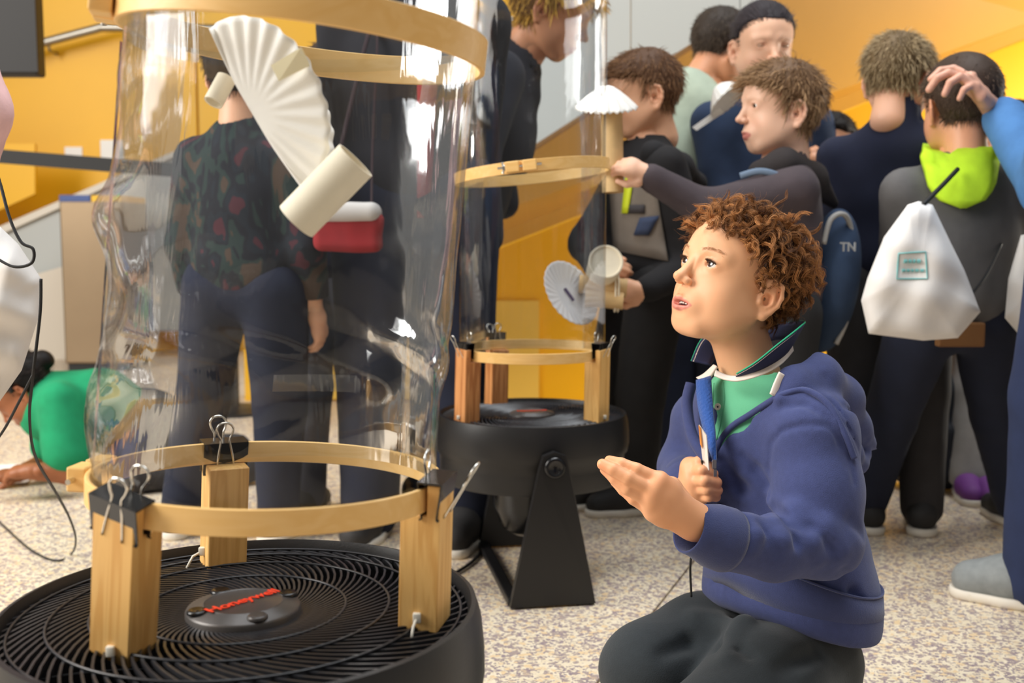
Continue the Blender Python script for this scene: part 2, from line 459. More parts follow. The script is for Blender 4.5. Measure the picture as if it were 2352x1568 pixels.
for i, (x0, y0, x1, y1, lab) in enumerate(((143, 336, 182, 362, 'small white notice on the yellow wall, left of the larger one'), (226, 320, 277, 368, 'larger white notice on the yellow wall, right of the small one'))):
    bm = bmesh.new(); a, b_ = P(x0, y1, 6.8), P(x1, y0, 6.8); box(bm, ((a.x+b_.x)/2, 6.845, (a.z+b_.z)/2), ((b_.x-a.x)/2, .004, (b_.z-a.z)/2))
    T(bm_obj('notice', bm, mat('paper_white', S(244, 242, 236), .7)), lab, 'notice', 'notices on the yellow wall')
# dark hanging board at the left edge
bm = bmesh.new(); a, b_ = P(-60, 176, 4.2), P(84, -150, 4.2); box(bm, ((a.x+b_.x)/2-.0, 4.2, (a.z+b_.z)/2), ((b_.x-a.x)/2, .04, (b_.z-a.z)/2), bev=.01)
HB = T(bm_obj('display_board', bm, mat('board_black', S(30, 28, 28), .5)), 'black display board hanging at the upper left edge', 'board')
bm = bmesh.new(); a, b_ = P(-50, 165, 4.15), P(74, -150, 4.15); box(bm, ((a.x+b_.x)/2, 4.155, (a.z+b_.z)/2), ((b_.x-a.x)/2, .006, (b_.z-a.z)/2)); bm_obj('screen', bm, mat('screen_dark', S(24, 22, 22), .6), HB)
bm = bmesh.new(); tube(bm, [Vector(((a.x+b_.x)/2, 4.2, b_.z)), Vector(((a.x+b_.x)/2, 4.2, b_.z+3.2))], .02, 8); bm_obj('hanger_pole', bm, BLACK, HB)
# steel bin
g0 = PZ(150, 852, 0); g1 = PZ(292, 852, 0); Yb = g0.y; h = P(150, 462, Yb).z; w = (g1.x-g0.x)
BN = empty('recycling_bin', ((g0.x+g1.x)/2, Yb+.2, 0)); T(BN, 'tall stainless steel bin with blue and yellow top, by the far ramp', 'bin')
cx = (g0.x+g1.x)/2
bm = bmesh.new(); box(bm, (cx, Yb+.2, h/2+.02), (w/2, .2, h/2-.02), bev=.01); bm_obj('body', bm, STEEL, BN)
bm = bmesh.new(); box(bm, (cx-w*.25, Yb+.2, h+.015), (w*.25, .195, .018), bev=.004); bm_obj('lid', bm, mat('bin_blue', S(62, 84, 140), .5), BN)
bm = bmesh.new(); box(bm, (cx+w*.25, Yb+.2, h+.013), (w*.24, .195, .018), bev=.004); bm_obj('lid', bm, mat('bin_yellow', S(235, 185, 40), .5), BN)
bm = bmesh.new(); box(bm, (cx, Yb+.2, .02), (w/2-.01, .18, .02)); bm_obj('plinth', bm, BLACK, BN)
# belt barrier
BB = empty('belt_barrier', P(480, 1060, 4.3)); BB.location.z = 0; T(BB, 'black retractable belt barrier stretched across behind the clear tube', 'barrier')
a, b_ = P(-260, 338, 4.45), P(520, 400, 4.45)
bm = bmesh.new(); prism(bm, [a+Vector((0, 0, .028)), b_+Vector((0, 0, .028)), b_-Vector((0, 0, .028)), a-Vector((0, 0, .028))], (0, .004, 0)); bm_obj('belt', bm, BLKC, BB)
for p in (a, b_):
    bm = bmesh.new(); lathe(bm, [(0, 0), (.17, 0), (.17, .012), (.03, .03), (.03, p.z-.05), (.036, p.z-.05), (.036, p.z+.06), (0, p.z+.065)], 24, Matrix.Translation((p.x, p.y, 0))); bm_obj('post', bm, BLACK, BB, True, 40)
# ------------------------------------------------------------------ fans and wind tubes
WOOD = mat_wood('pine', S(238, 190, 116), S(222, 168, 94), 1.0, 2)
WOODH = mat_wood('beech_hoop', S(240, 196, 126), S(235, 188, 114), .5, 0, .45)
WOODR = mat_wood('pine_red', S(214, 150, 92), S(178, 112, 60), 1.0, 2)
FILM = mat_film('clear_film', bump=.10, base=.004, refl=.55)
FILM2 = mat_film('clear_film_far', bump=.06, base=.004, refl=.45)
TIE = mat('nylon_tie', S(236, 230, 215), .4)
RED = mat('logo_red', S(236, 62, 30), .5)
GRILL = mat('grille_black', S(46, 46, 49), .30)
HUBM = mat('hub_grey', S(78, 74, 72), .36, .3)
FANIN = mat('fan_dark', S(9, 9, 10), .6)
PAPER = mat('filter_paper', S(250, 247, 240), .75, bump=.1, bscale=200)
CARD = mat('roll_card', S(244, 232, 206), .7, vary=.03, vscale=60)
CARDB = mat('brown_card', S(214, 178, 124), .7, vary=.05, vscale=60)
def text_mesh(s, size, ext):
    c = bpy.data.curves.new('t', 'FONT'); c.body = s; c.size = size; c.extrude = ext; c.align_x = 'CENTER'; c.align_y = 'CENTER'; c.offset = .00025*size/.017
    o = bpy.data.objects.new('t', c); COL.objects.link(o)
    bpy.context.view_layer.update(); dg = bpy.context.evaluated_depsgraph_get(); dg.update(); me = bpy.data.meshes.new_from_object(o.evaluated_get(dg)); bpy.data.objects.remove(o); return me
def fan(name, label, c, D, stand_yaw, detail, text_dir):
    """c: centre of the grille plane (world); D: rim diameter"""
    R = D/2; root = empty(name, (c.x, c.y, 0)); T(root, label, 'fan', 'floor fans')
    Tm = Matrix.Translation(c)
    bm = bmesh.new()
    prof = [(R*.925, -.010), (R*.930, .004), (R*.945, .011), (R*.965, .010), (R*.985, -.004), (R*.998, -.028), (R*1.0, -.05), (R*.985, -.066), (R*.955, -.072), (R*.95, -.09), (R*.95, -.120), (R*.93, -.128), (R*.90, -.128), (R*.90, -.02)]
    lathe(bm, prof, 96, Tm, True); bm_obj('rim', bm, BLACK, root, True, 50)
    bm = bmesh.new(); lathe(bm, [(0, -.125), (R*.3, -.125), (R*.9, -.125), (R*.9, -.122), (R*.3, -.1), (0, -.1)], 64, Tm); bm_obj('rear_grille', bm, FANIN, root, True)
    bm = bmesh.new(); lathe(bm, [(R*.42, -.125), (R*.40, -.19), (R*.32, -.235), (R*.2, -.25), (0, -.252)], 48, Tm); bm_obj('motor_housing', bm, BLKG, root, True)
    # blades
    for k in range(5):
        bm = bmesh.new(); vs = []
        for i in range(7):
            r = R*(.22+.62*i/6)
            for j in range(5):
                a = 2*math.pi*k/5+(j/4-.5)*.95+.25*i/6
                vs.append(bm.verts.new(c+Vector((r*math.cos(a), r*math.sin(a), -.075+(j/4-.5)*.05))))
        for i in range(6):
            for j in range(4): bm.faces.new((vs[i*5+j], vs[i*5+j+1], vs[i*5+j+6], vs[i*5+j+5]))
        bm_obj('blade', bm, FANIN, root, True)
    # spiral ribs
    def ribpts():
        out = []
        for i in range(15):
            t = i/14; r = R*(.225+.71*t); a = 1.45*t**.85
            out.append(Vector((r*math.cos(a), r*math.sin(a), .002+.006*math.sin(math.pi*min(t*1.05, 1)))))
        return out
    if detail:
        n = 78; bm = bmesh.new()
        fr = frames(ribpts()); rows = []
        for p, t, x, y in fr:
            sd = Vector((t.y, -t.x, 0)).normalized(); h = .0055
            rows.append([bm.verts.new(p+sd*.0010), bm.verts.new(p-sd*.0010), bm.verts.new(p-sd*.0007-Vector((0, 0, h))), bm.verts.new(p+sd*.0007-Vector((0, 0, h)))])
        for A, B in zip(rows[:-1], rows[1:]):
            for k in range(4): bm.faces.new((A[k], A[(k+1) % 4], B[(k+1) % 4], B[k]))
        bmesh.ops.recalc_face_normals(bm, faces=bm.faces[:])
        proto = bm_obj('grille_rib', bm, GRILL, root); proto.matrix_parent_inverse = Matrix()
        proto.location = (0, 0, c.z)
        for k in range(1, n):
            o = proto.copy(); COL.objects.link(o); o.rotation_euler = (0, 0, 2*math.pi*k/n)
    else:
        bm = bmesh.new()
        for k in range(72):
            rot = Matrix.Rotation(2*math.pi*k/72, 4, 'Z'); tube(bm, [Tm @ rot @ p for p in ribpts()[::2]], .0018, 4, caps=False)
        o = bm_obj('grille_ribs', bm, GRILL, root); o['kind'] = 'stuff'
    for rr in ((.42, .60, .76, .90) if detail else (.6, .8)):
        bm = bmesh.new(); zz = .0025+.006*math.sin(math.pi*(rr-.225)/.71)
        tube(bm, [c+Vector((R*rr*math.cos(a), R*rr*math.sin(a), zz)) for a in np.linspace(0, 2*math.pi, 97)[:-1]], .0012, 5, True); bm_obj('grille_ring', bm, GRILL, root, True)
    # hub
    hr = R*.235
    bm = bmesh.new(); lathe(bm, [(hr, -.006), (hr, .006), (hr*.97, .0085), (hr*.7, .0115), (hr*.68, .0125), (hr*.65, .0115), (0, .0125)], 64, Tm); hub = bm_obj('hub', bm, HUBM, root, True, 50)
    for a in (20, 118, 200, 285) if detail else ():
        bm = bmesh.new(); q = c+Vector((hr*.83*math.cos(math.radians(a+15)), hr*.83*math.sin(math.radians(a+15)), .0095))
        lathe(bm, [(.0085, 0), (.0085, .002), (.007, .0035), (0, .0015)], 20, Matrix.Translation(q)); bm_obj('hub_screw', bm, BLKG if a != 285 else HUBM, hub, True)
    me = text_mesh('Honeywell', .0165 if detail else .015, .0003)
    me.transform(Matrix.Translation(c+Vector((0, 0, .0129)))@Matrix.Rotation(text_dir, 4, 'Z'))
    link('logo_lettering', me, RED, hub, False)
    # stand
    rz = Matrix.Rotation(stand_yaw, 3, 'Z'); ax = rz @ Vector((1, 0, 0)); sd = rz @ Vector((0, 1, 0))
    for s in (1, -1):
        base = Vector((c.x, c.y, 0))+ax*s*(R*.985); pv = Vector((c.x, c.y, c.z-.062))+ax*s*(R*1.03)
        off = ax*s*.012; bm = bmesh.new()
        poly = [base+sd*-.085+Vector((0, 0, .004)), base+sd*.085+Vector((0, 0, .004)), pv+sd*.030-Vector((0, 0, .005)), pv+sd*.022+Vector((0, 0, .022)), pv-sd*.0+Vector((0, 0, .030)), pv-sd*.022+Vector((0, 0, .022)), pv-sd*.030-Vector((0, 0, .005))]
        prism(bm, poly, off*1.5); bm_obj('stand_leg', bm, BLACK, root)
        bm = bmesh.new(); mm = Matrix.Translation(pv+ax*s*.018) @ (ax*s).to_track_quat('Z', 'Y').to_matrix().to_4x4()
        lathe(bm, [(.021, 0), (.021, .004), (.015, .008), (.014, .006), (0, .006)], 24, mm); bm_obj('pivot_knob', bm, BLKG, root, True)
    bm = bmesh.new()
    for s in (-1, 1): box(bm, Vector((c.x, c.y, .010))+sd*s*.075, (R*.99, .012, .008), rz, .003)
    bm_obj('stand_base', bm, BLACK, root)
    # power cord
    return root
def hoop(parent, c, R, h, axis, th=.004, gap_az=None, matt=None, name='hoop'):
    q = Vector(axis).normalized().to_track_quat('Z', 'Y').to_matrix()
    M = Matrix.Translation(c) @ (Vector((0, 0, 1)).rotation_difference(Vector(axis).normalized())).to_matrix().to_4x4()
    bm = bmesh.new()
    lathe(bm, [(R-th, -h/2), (R-th, h/2), (R-th+.001, h/2+.0006), (R-.001, h/2+.0006), (R, h/2), (R, -h/2), (R-.001, -h/2-.0006), (R-th+.001, -h/2-.0006)], 96, M, True)
    o = bm_obj(name, bm, matt or WOODH, parent, True, 40)
    return o, M
def film_mesh(c0, c1, R, nz, na, wr, seed, bulge=None):
    V = []
    ex = Vector((1, 0, 0)); ey = Vector((0, 1, 0))
    r = np.random.default_rng(seed); ph = r.uniform(0, 6.28, 12)
    for i in range(nz+1):
        t = i/nz; c = c0.lerp(c1, t)
        for k in range(na):
            a = 2*math.pi*k/na
            e = math.sin(math.pi*min(max(t, 0), 1))**.6
            d = wr*e*(math.sin(9*a+ph[0]+2.2*math.sin(5*t+ph[1]))*.5+math.sin(17*a+ph[2]+3*t)*.35+math.sin(5*a+ph[3]+6*t)*.5)
            if bulge: d += bulge(a, t)
            V.append(c+ex*((R+d)*math.cos(a))+ey*((R+d)*math.sin(a)))
    F = [(i*na+k, i*na+(k+1) % na, (i+1)*na+(k+1) % na, (i+1)*na+k) for i in range(nz) for k in range(na)]
    return mesh_np('film', [tuple(v) for v in V], F)
def clip(label, c, out, group, sz=1.0, up=Vector((0, 0, 1)), spread=(.25, -.05), lean=0.0):
    """binder clip pushed down over the hoop: c = middle of the jaw opening's top, out = radial direction (jaw normal)"""
    out = Vector(out).normalized(); up = (up-out*up.dot(out)).normalized(); w = up.cross(out)
    root = empty('binder_clip', c); T(root, label, 'binder clip', group)
    W = .021*sz
    f = lambda o, u, s: c+out*(o*sz)+up*(u*sz)+w*s
    bm = bmesh.new()
    pr = [(-.0105, .012), (.0105, .012), (.0068, -.017), (.0082, -.0185), (.0075, -.0195), (.0058, -.0178), (.0092, .0105), (-.0092, .0105), (-.0058, -.0178), (-.0075, -.0195), (-.0082, -.0185), (-.0068, -.017)]
    A = [bm.verts.new(f(o, u, -W)) for o, u in pr]; B = [bm.verts.new(f(o, u, W)) for o, u in pr]; n = len(pr)
    for k in range(n): bm.faces.new((A[k], A[(k+1) % n], B[(k+1) % n], B[k]))
    bm.faces.new(A[::-1]); bm.faces.new(B)
    bmesh.ops.recalc_face_normals(bm, faces=bm.faces[:]); bm_obj('clip_body', bm, BLKG, root)
    for s, sp in ((1, spread[0]), (-1, spread[1])):
        bm = bmesh.new(); o0 = .0086*s
        def g(l, x):  # l along handle from the jaw
            return f(o0+l*math.sin(sp)*s, -.019+l*math.cos(sp), x*sz+lean*l)
        pts = [g(0, -.009), g(.02, -.0065), g(.034, -.0042), g(.040, -.0065), g(.046, -.0078), g(.0505, -.005), g(.052, 0), g(.0505, .005), g(.046, .0078), g(.040, .0065), g(.034, .0042), g(.02, .0065), g(0, .009)]
        tube(bm, spline(pts, 4), .0011*sz, 6); bm_obj('wire_handle', bm, CHROME, root, True)
    return root
def post(parent, base, top, R3, w=.018, d=.015, tongue=.034, out=None, matt=None):
    """square pine post, its upper outer half left standing as a tongue"""
    ax = (top-base); L = ax.length; z = ax.normalized()
    o = Vector(out); o = (o-z*o.dot(z)).normalized(); t = z.cross(o)
    M = Matrix((o, t, z)).transposed().to_4x4(); M.translation = base
    bm = bmesh.new()
    # profile in (radial, up), extruded tangentially: full section below, tongue on the outside
    pr = [(-d, 0), (d, 0), (d, L+tongue), (d-.011, L+tongue), (d-.011, L), (-d, L)]
    A = [bm.verts.new((r, -w, u)) for r, u in pr]; B = [bm.verts.new((r, w, u)) for r, u in pr]
    bm.faces.new(A); bm.faces.new(B[::-1]); n = len(pr)
    for k in range(n): bm.faces.new((A[k], B[k], B[(k+1) % n], A[(k+1) % n]))
    bmesh.ops.recalc_face_normals(bm, faces=bm.faces[:])
    bmesh.ops.bevel(bm, geom=bm.edges[:], offset=.0008, segments=1, affect='EDGES')
    me = bpy.data.meshes.new('post'); bm.to_mesh(me); bm.free()
    ob = bpy.data.objects.new('wooden_post', me); COL.objects.link(ob); me.materials.append(matt or WOOD)
    ob.parent = parent; ob.matrix_parent_inverse = parent.matrix_basis.inverted(); ob.matrix_basis = M
    return ob
def tie(parent, p, d, l=.03):
    bm = bmesh.new(); d = Vector(d).normalized()
    box(bm, p, (.0032, .0026, .0040), bev=.0008)
    tube(bm, [p, p+d*l*.3+Vector((0, 0, -.004)), p+d*l*.5+Vector((0, 0, -.014)), p+d*l*.35+Vector((0, 0, -.02))], .0012, 5)
    bm_obj('cable_tie', bm, TIE, parent, True)

# --- near fan
DF = .41
zf = DF*FPX/1098; Hf = CAMH-zf*(SP+(1405-784)/FPX*CP)
C1 = PZ(560, 1412, Hf)
ta, tb = PZ(520, 1412, Hf), PZ(622, 1380, Hf)
fan('floor_fan', 'black round floor fan lying face up in the foreground', C1, DF, math.radians(100), True, math.atan2(tb.y-ta.y, tb.x-ta.x))
# --- near wind tube
TB = empty('wind_tube', (C1.x, C1.y, 0)); T(TB, 'large clear film tube held by wooden hoops over the foreground fan', 'wind tube', 'wind tubes')
h0 = P(617, 1106, C1.y); h1 = P(704, 84, C1.y-.005)
RH = .1445
ax0 = Vector((.035, .02, 1)); ax1 = Vector((.115, .0, 1))
lo_hoop, M0 = hoop(TB, h0, RH, .019, ax0)
up_hoop, M1 = hoop(TB, h1, RH+.001, .024, ax1)
def bulge1(a, t):
    # slack, crumpled seam at the left side and lower back
    da = math.atan2(math.sin(a-math.radians(188)), math.cos(a-math.radians(188)))
    s = math.exp(-(da/.34)**2)
    low = math.exp(-((t-.25)/.20)**2)
    d = s*(.012*math.exp(-((t-.62)/.10)**2)+.010*math.exp(-((t-.18)/.12)**2)+.004*math.sin(19*t+3)*math.sin(math.pi*t)+.0015*math.sin(41*t+8*a))
    d += .0016*low*math.sin(7*a+5*math.sin(11*t)) + .0010*low*math.sin(23*t+5*a)
    return d*min(1, t*14)*min(1, (1-t)*14)
fo = link('film', film_mesh(h0-Vector((0, 0, .006)), h1+Vector((0, 0, .004)), RH-.0058, 90, 260, .0013, 3, bulge1), FILM, TB)
fo2 = link('film', film_mesh(h1-Vector((0, 0, .008)), h1+Vector((.03, 0, .42)), RH-.0075, 24, 160, .0007, 5), FILM, TB)
up2, M2 = hoop(TB, h1+Vector((.03, 0, .42)), RH, .022, (.07, 0, 1))
# film's overlapping edge, a strip along the left seam
# tape strips on the film
TAPE = mat_film('clear_tape', (.92, .93, .94, 1), .10, .1, 1.2, .03)
def film_patch(a0, a1, t0, t1, off, name, m_, parent):
    V, F = [], []; na, nt_ = 14, 4
    for i in range(nt_+1):
        for k in range(na+1):
            a = a0+(a1-a0)*k/na; t = t0+(t1-t0)*i/nt_; c = h0.lerp(h1, t)
            V.append((c.x+(RH-.0058+off)*math.cos(a), c.y+(RH-.0058+off)*math.sin(a), c.z))
    for i in range(nt_):
        for k in range(na): F.append((i*(na+1)+k, i*(na+1)+k+1, (i+1)*(na+1)+k+1, (i+1)*(na+1)+k))
    return link(name, mesh_np(name, V, F), m_, parent)
film_patch(math.radians(70), math.radians(103), .155, .20, .0035, 'tape_strip', TAPE, TB)
film_patch(math.radians(186), math.radians(190), .02, .98, .004, 'film_seam', TAPE, TB)
# hoop tension brackets
def bracket(parent, M, R, a, matt=WOODH, sz=1.0):
    rad = Vector((math.cos(a), math.sin(a), 0)); tan = Vector((-math.sin(a), math.cos(a), 0)); up = Vector((0, 0, 1))
    for s in (-1, 1):
        bm = bmesh.new(); R3 = Matrix((tan, rad, up)).transposed()
        box(bm, rad*(R+.008*sz)+tan*s*.017*sz, (.0135*sz, .0085*sz, .0105*sz), R3, .0018)
        for v in bm.verts: v.co = M @ v.co
        bm_obj('tension_block', bm, matt, parent)
    bm = bmesh.new(); p0 = rad*(R+.010*sz)
    tube(bm, [M @ (p0-tan*.046*sz), M @ (p0+tan*.040*sz)], .0024*sz, 8)
    tube(bm, [M @ (p0-tan*.031*sz), M @ (p0-tan*.036*sz)], .0062*sz, 6)
    wing = [p0-tan*.036*sz+up*.011*sz, p0-tan*.034*sz, p0-tan*.036*sz-up*.011*sz]
    tube(bm, [M @ w for w in wing], .0024*sz, 6, flat=.5)
    bm_obj('tension_screw', bm, CHROME, parent, True, 40)
bracket(lo_hoop, M0, RH, math.radians(176))
bracket(up_hoop, M1, RH+.001, math.radians(196))
# posts
def radial(p, c): v = Vector((p.x-c.x, p.y-c.y, 0)); return v.normalized()
specs = [((283, 1490), (286, 1225), 0), ((512, 1296), (520, 1092), 1), ((975, 1428), (1012, 1180), 2)]
TOPZ = h0.z-.012
for (bx, by), _, k in specs:
    b0 = PZ(bx, by, Hf+.004)
    if k == 0: a = math.radians(237)
    elif k == 1: a = math.radians(119)
    else: a = math.radians(-14)
    tp = M0 @ Vector(((RH-.004+.0)*math.cos(a), (RH-.004)*math.sin(a), -.0105))
    o = Vector((math.cos(a), math.sin(a), 0))
    if k == 0: o = Vector((math.cos(math.radians(250)), math.sin(math.radians(250)), 0))
    po = post(TB, b0, tp, None, .0185, .0165, .0255 if k != 1 else .0185, o)
    z = (tp-b0).normalized(); oo = (o-z*o.dot(z)).normalized(); tt = z.cross(oo)
    if k == 0: tie(TB, b0+z*.012+oo*.0185+tt*.004, -oo+tt*.4)
    elif k == 1: tie(TB, b0+z*.016+tt*.020, tt)
    else: tie(TB, b0+z*.012-tt*.020, -tt)
    cc = tp+z*(.010 if k != 1 else .003)+oo*.008
    labs = ['black binder clip on the front left post of the near tube', 'black binder clip on the rear post of the near tube, seen through film', 'black binder clip on the right post of the near tube']
    clip(labs[k], cc+z*.006, oo, 'binder clips', 1.0, z, ((.02, .10), (.1, .1), (.50, .0))[k], (.10, .06, 0)[k])

# --- far fan and tube
DF2 = .41
z2 = DF2*FPX/447; Hf2 = CAMH-z2*(SP+(958-784)/FPX*CP)
C2 = PZ(1222, 956, Hf2)
nl = PZ(1262, 1392, 0); fl = PZ(1075, 1285, 0); sy = math.radians(-80)
fan('floor_fan', 'black round floor fan on its stand behind the tube, beside the kneeling boy', C2, DF2, sy, False, .2)
TB2 = empty('wind_tube', (C2.x, C2.y, 0)); T(TB2, 'smaller looking clear film tube with hoops standing over the farther fan', 'wind tube', 'wind tubes')
g0 = P(1222, 806, C2.y); g1 = P(1222, 396, C2.y); g2 = P(1224, -60, C2.y)
RG = .5*350*(C2.y)/FPX
lh2, MA = hoop(TB2, g0, RG, .020, (0, 0, 1))
mh2, MB_ = hoop(TB2, g1, RG+.002, .022, (-.10, .03, 1))
uh2, MC = hoop(TB2, g2, RG, .022, (0, 0, 1))
bracket(mh2, MB_, RG+.002, math.radians(262))
link('film', film_mesh(g0-Vector((0, 0, .005)), g1, RG-.006, 24, 120, .0006, 8), FILM2, TB2)
link('film', film_mesh(g1, g2, RG-.007, 24, 120, .0006, 9), FILM2, TB2)
for k, ((bx, by), a) in enumerate((((1060, 968), math.radians(215)), ((1130, 930), math.radians(118)), ((1366, 966), math.radians(-35)))):
    b0 = PZ(bx, by, Hf2+.002); o = Vector((math.cos(a), math.sin(a), 0)); tp = MA @ Vector((RG*math.cos(a), RG*math.sin(a), -.011))
    b0.x = tp.x*.75+b0.x*.25; b0.y = tp.y*.6+b0.y*.4
    post(TB2, b0, tp, None, .0205, .018, .026, o, WOODR if k < 2 else WOOD)
    tie(TB2, b0+Vector((0, 0, .012))+o*.02, -o)
    clip(['black binder clip on the left post of the farther tube', 'black binder clip on the rear post of the farther tube', 'black binder clip on the right post of the farther tube'][k], tp+Vector((0, 0, .026))+o*.008, o, 'binder clips', 1.0, Vector((0, 0, 1)), (.45, .05))
# ------------------------------------------------------------------ people: heads, hands, hair
def head_sdf(vox, neck=None, mouth_open=True, jaw=1.0):
    """child head; x = the person's right, y = forward, z = up; origin between the ears (metres)"""
    s = SDF((-.098, -.115, -.17), (.098, .122, .135), vox)
    s.ell((0, -.010, .044), (.0705, .090, .075), k=.0)
    s.ell((0, .034, .050), (.058, .048, .052), k=.02)
    s.ell((0, .032, -.012), (.055, .047, .062), k=.03)
    s.ell((0, .024, -.045), (.043*jaw, .042, .034), k=.022)
    s.ell((0, .0525, -.065), (.016, .013, .013), k=.020)
    for x in (-1, 1):
        s.cone((x*.053, -.002, -.028), (x*.020, .051, -.067), .014, .011, k=.03)
        s.ell((x*.040, .022, -.030), (.019, .027, .030), k=.026)
        s.ell((x*.030, .0445, -.020), (.023, .021, .024), k=.018)
        s.cone((x*.014, .0775, .0385), (x*.042, .062, .0345), .0085, .008, k=.014)
        s.ell((x*.0315, .0930, .0215), (.0165, .0165, .0105), k=.012, op='sub')
    # nose
    s.cone((0, .0785, .030), (0, .0925, .000), .0066, .0078, k=.011)
    s.ell((0, .0985, -.0085), (.0092, .0095, .0082), k=.007)
    for x in (-1, 1):
        s.ell((x*.0098, .0895, -.0120), (.0062, .0075, .0058), k=.005)
        s.ell((x*.0052, .0985, -.0178), (.0030, .0042, .0030), k=.0025, op='sub')
    # muzzle and lips
    s.ell((0, .0675, -.040), (.028, .0195, .022), k=.014)
    s.cone((0, .0925, -.0215), (0, .0925, -.0315), .0022, .003, k=.006, op='sub')
    up = [(-.0248, .0680, -.0440), (-.013, .0810, -.0392), (-.004, .0868, -.0366), (0, .0866, -.0378), (.004, .0868, -.0366), (.013, .0810, -.0392), (.0248, .0680, -.0440)]
    s.chain(up, [.0020, .0032, .0037, .0037, .0037, .0032, .0020], k=.004)
    loz = -.0522 if mouth_open else -.0475
    lo = [(-.0240, .0685, -.0452), (-.012, .0795, loz+.0028), (0, .0838, loz), (.012, .0795, loz+.0028), (.0240, .0685, -.0452)]
    s.chain(lo, [.0020, .0038, .0046, .0038, .0020], k=.004)
    if mouth_open: s.ell((0, .0900, -.0447), (.0212, .0185, .0036), k=.002, op='sub')
    else: s.cone((-.017, .086, -.0432), (.017, .086, -.0432), .0012, .0012, k=.003, op='sub')
    s.ell((0, .0840, -.0610), (.011, .0055, .0045), k=.008, op='sub')
    # eyelids around the eyeballs
    for x in (-1, 1):
        s.ell((x*.0305, .0645, .0212), (.0138, .0138, .0126), k=.006)
        s.ell((x*.0312, .0790, .0200), (.0108, .0120, .0040), k=.0012, op='sub')
        s.chain([(x*.0185, .0765, .0215), (x*.0245, .0800, .0272), (x*.0320, .0795, .0282), (x*.0420, .0725, .0225)], .0012, k=.0022)
    # ears
    for x in (-1, 1):
        o = np.array((x*.0675, -.003, -.004))
        ub = np.array((x*.42, -.90, .10)); ub /= np.linalg.norm(ub)     # towards the back, flaring out
        vb = np.array((x*.12, -.20, .97)); vb -= ub*vb.dot(ub); vb /= np.linalg.norm(vb)
        nb = np.cross(ub, vb)*(1 if x < 0 else -1)*1.0
        if nb[0]*x < 0: nb = -nb
        E = lambda u, v, w=0: tuple(o+ub*u+vb*v+nb*w)
        R = np.stack([ub, vb, nb], 1)
        s.ell(E(.012, .004), (.0165, .026, .0050), R, k=.004)
        s.chain([E(.004, .004, .001), E(.001, .017, .002), E(.006, .0275, .003), E(.016, .0310, .003), E(.0265, .0240, .003), E(.0295, .0090, .002), E(.0265, -.004, .002), E(.0185, -.015, .002), E(.0095, -.0235, .001)], [.0028, .0038, .0040, .0040, .0041, .0040, .0036, .0038, .0058], k=.0035)
        s.ell(E(.0075, -.0225, 0), (.0070, .0070, .0042), R, k=.005)
        s.chain([E(.0150, .0200, .002), E(.0195, .0100, .0035), E(.0180, -.002, .0035), E(.0110, -.0105, .002)], .0028, k=.003)
        s.ell(E(.0088, .0020, .0035), (.0072, .0092, .0066), R, k=.003, op='sub')
        s.ell(E(.0232, .0130, .0040), (.0026, .0110, .0040), R, k=.002, op='sub')
        s.ell(E(-.0005, -.0030, .0035), (.0035, .0050, .0030), R, k=.003)
    if neck is not None: s.cone((0, -.022, -.035), neck, .043, .045, k=.022)
    return s
def head_cols(V, skin, lips=(220, 138, 122), blush=.10):
    x, y, z = V[:, 0], V[:, 1], V[:, 2]
    C = np.tile(np.array(S(*skin)[:3]), (len(V), 1))
    red = np.array((1.0, .62, .52))
    def tintw(w, col=red): C[:] = C*(1-w[:, None])+C*col*w[:, None]
    for sx in (-1, 1):
        tintw(blush*2.2*np.exp(-(((x-sx*.036)/.018)**2+((z+.020)/.016)**2))*(y > .03))
        tintw(.30*np.exp(-(((x-sx*.080)/.013)**2+((y+.014)/.022)**2+((z-.000)/.03)**2)))
        tintw(.25*np.exp(-(((x-sx*.0305)/.016)**2+((z-.019)/.009)**2))*(y > .05))
    tintw(.25*np.exp(-((x/.013)**2+((z+.010)/.010)**2))*(y > .09))
    lp = np.array(S(*lips)[:3])
    zc = -.0440; hw = .0252
    t = np.clip(1-(x/hw)**2, 0, 1); top = zc+.0088*t**.8*(1-.18*np.exp(-(x/.003)**2)); bot = zc-.0132*t**.7
    w = np.clip((top-z)/.0016, 0, 1)*np.clip((z-bot)/.0016, 0, 1)*(np.abs(x) < hw)*(y > .070)
    C = C*(1-w[:, None])+lp*w[:, None]
    inner = (np.abs(x) < .0188)*(np.abs(z+.0447) < .0040*np.sqrt(np.clip(1-(x/.0188)**2, 0, 1))+.0002)*(y > .05)*(y < .0815-.018*(x/.017)**2)
    C[inner > 0] = np.array(S(96, 38, 36)[:3])
    return C
def strands_mesh(name, P_, rad, sides=3):
    """P_: (N, M, 3) polylines -> tapered tubes"""
    N_, M_, _ = P_.shape
    Tn = np.gradient(P_, axis=1); Tn /= np.linalg.norm(Tn, axis=2, keepdims=True)+1e-9
    ref = np.array([.31, .77, .55]); ref /= np.linalg.norm(ref)
    A = np.cross(Tn, ref); A /= np.linalg.norm(A, axis=2, keepdims=True)+1e-9
    B = np.cross(Tn, A)
    tap = rad*(1-.75*np.linspace(0, 1, M_)**2)[None, :, None]
    if hasattr(rad, 'shape'): tap = rad[:, None, None]*(1-.75*np.linspace(0, 1, M_)**2)[None, :, None]
    ring = [P_+tap*(A*math.cos(2*math.pi*k/sides)+B*math.sin(2*math.pi*k/sides)) for k in range(sides)]
    V = np.stack(ring, 2).reshape(-1, 3)
    base = (np.arange(N_)[:, None, None]*M_*sides+np.arange(M_-1)[None, :, None]*sides)
    k = np.arange(sides)[None, None, :]; k2 = (k+1) % sides
    F = np.stack([base+k, base+k2, base+sides+k2, base+sides+k], -1).reshape(-1, 4)
    return V, F
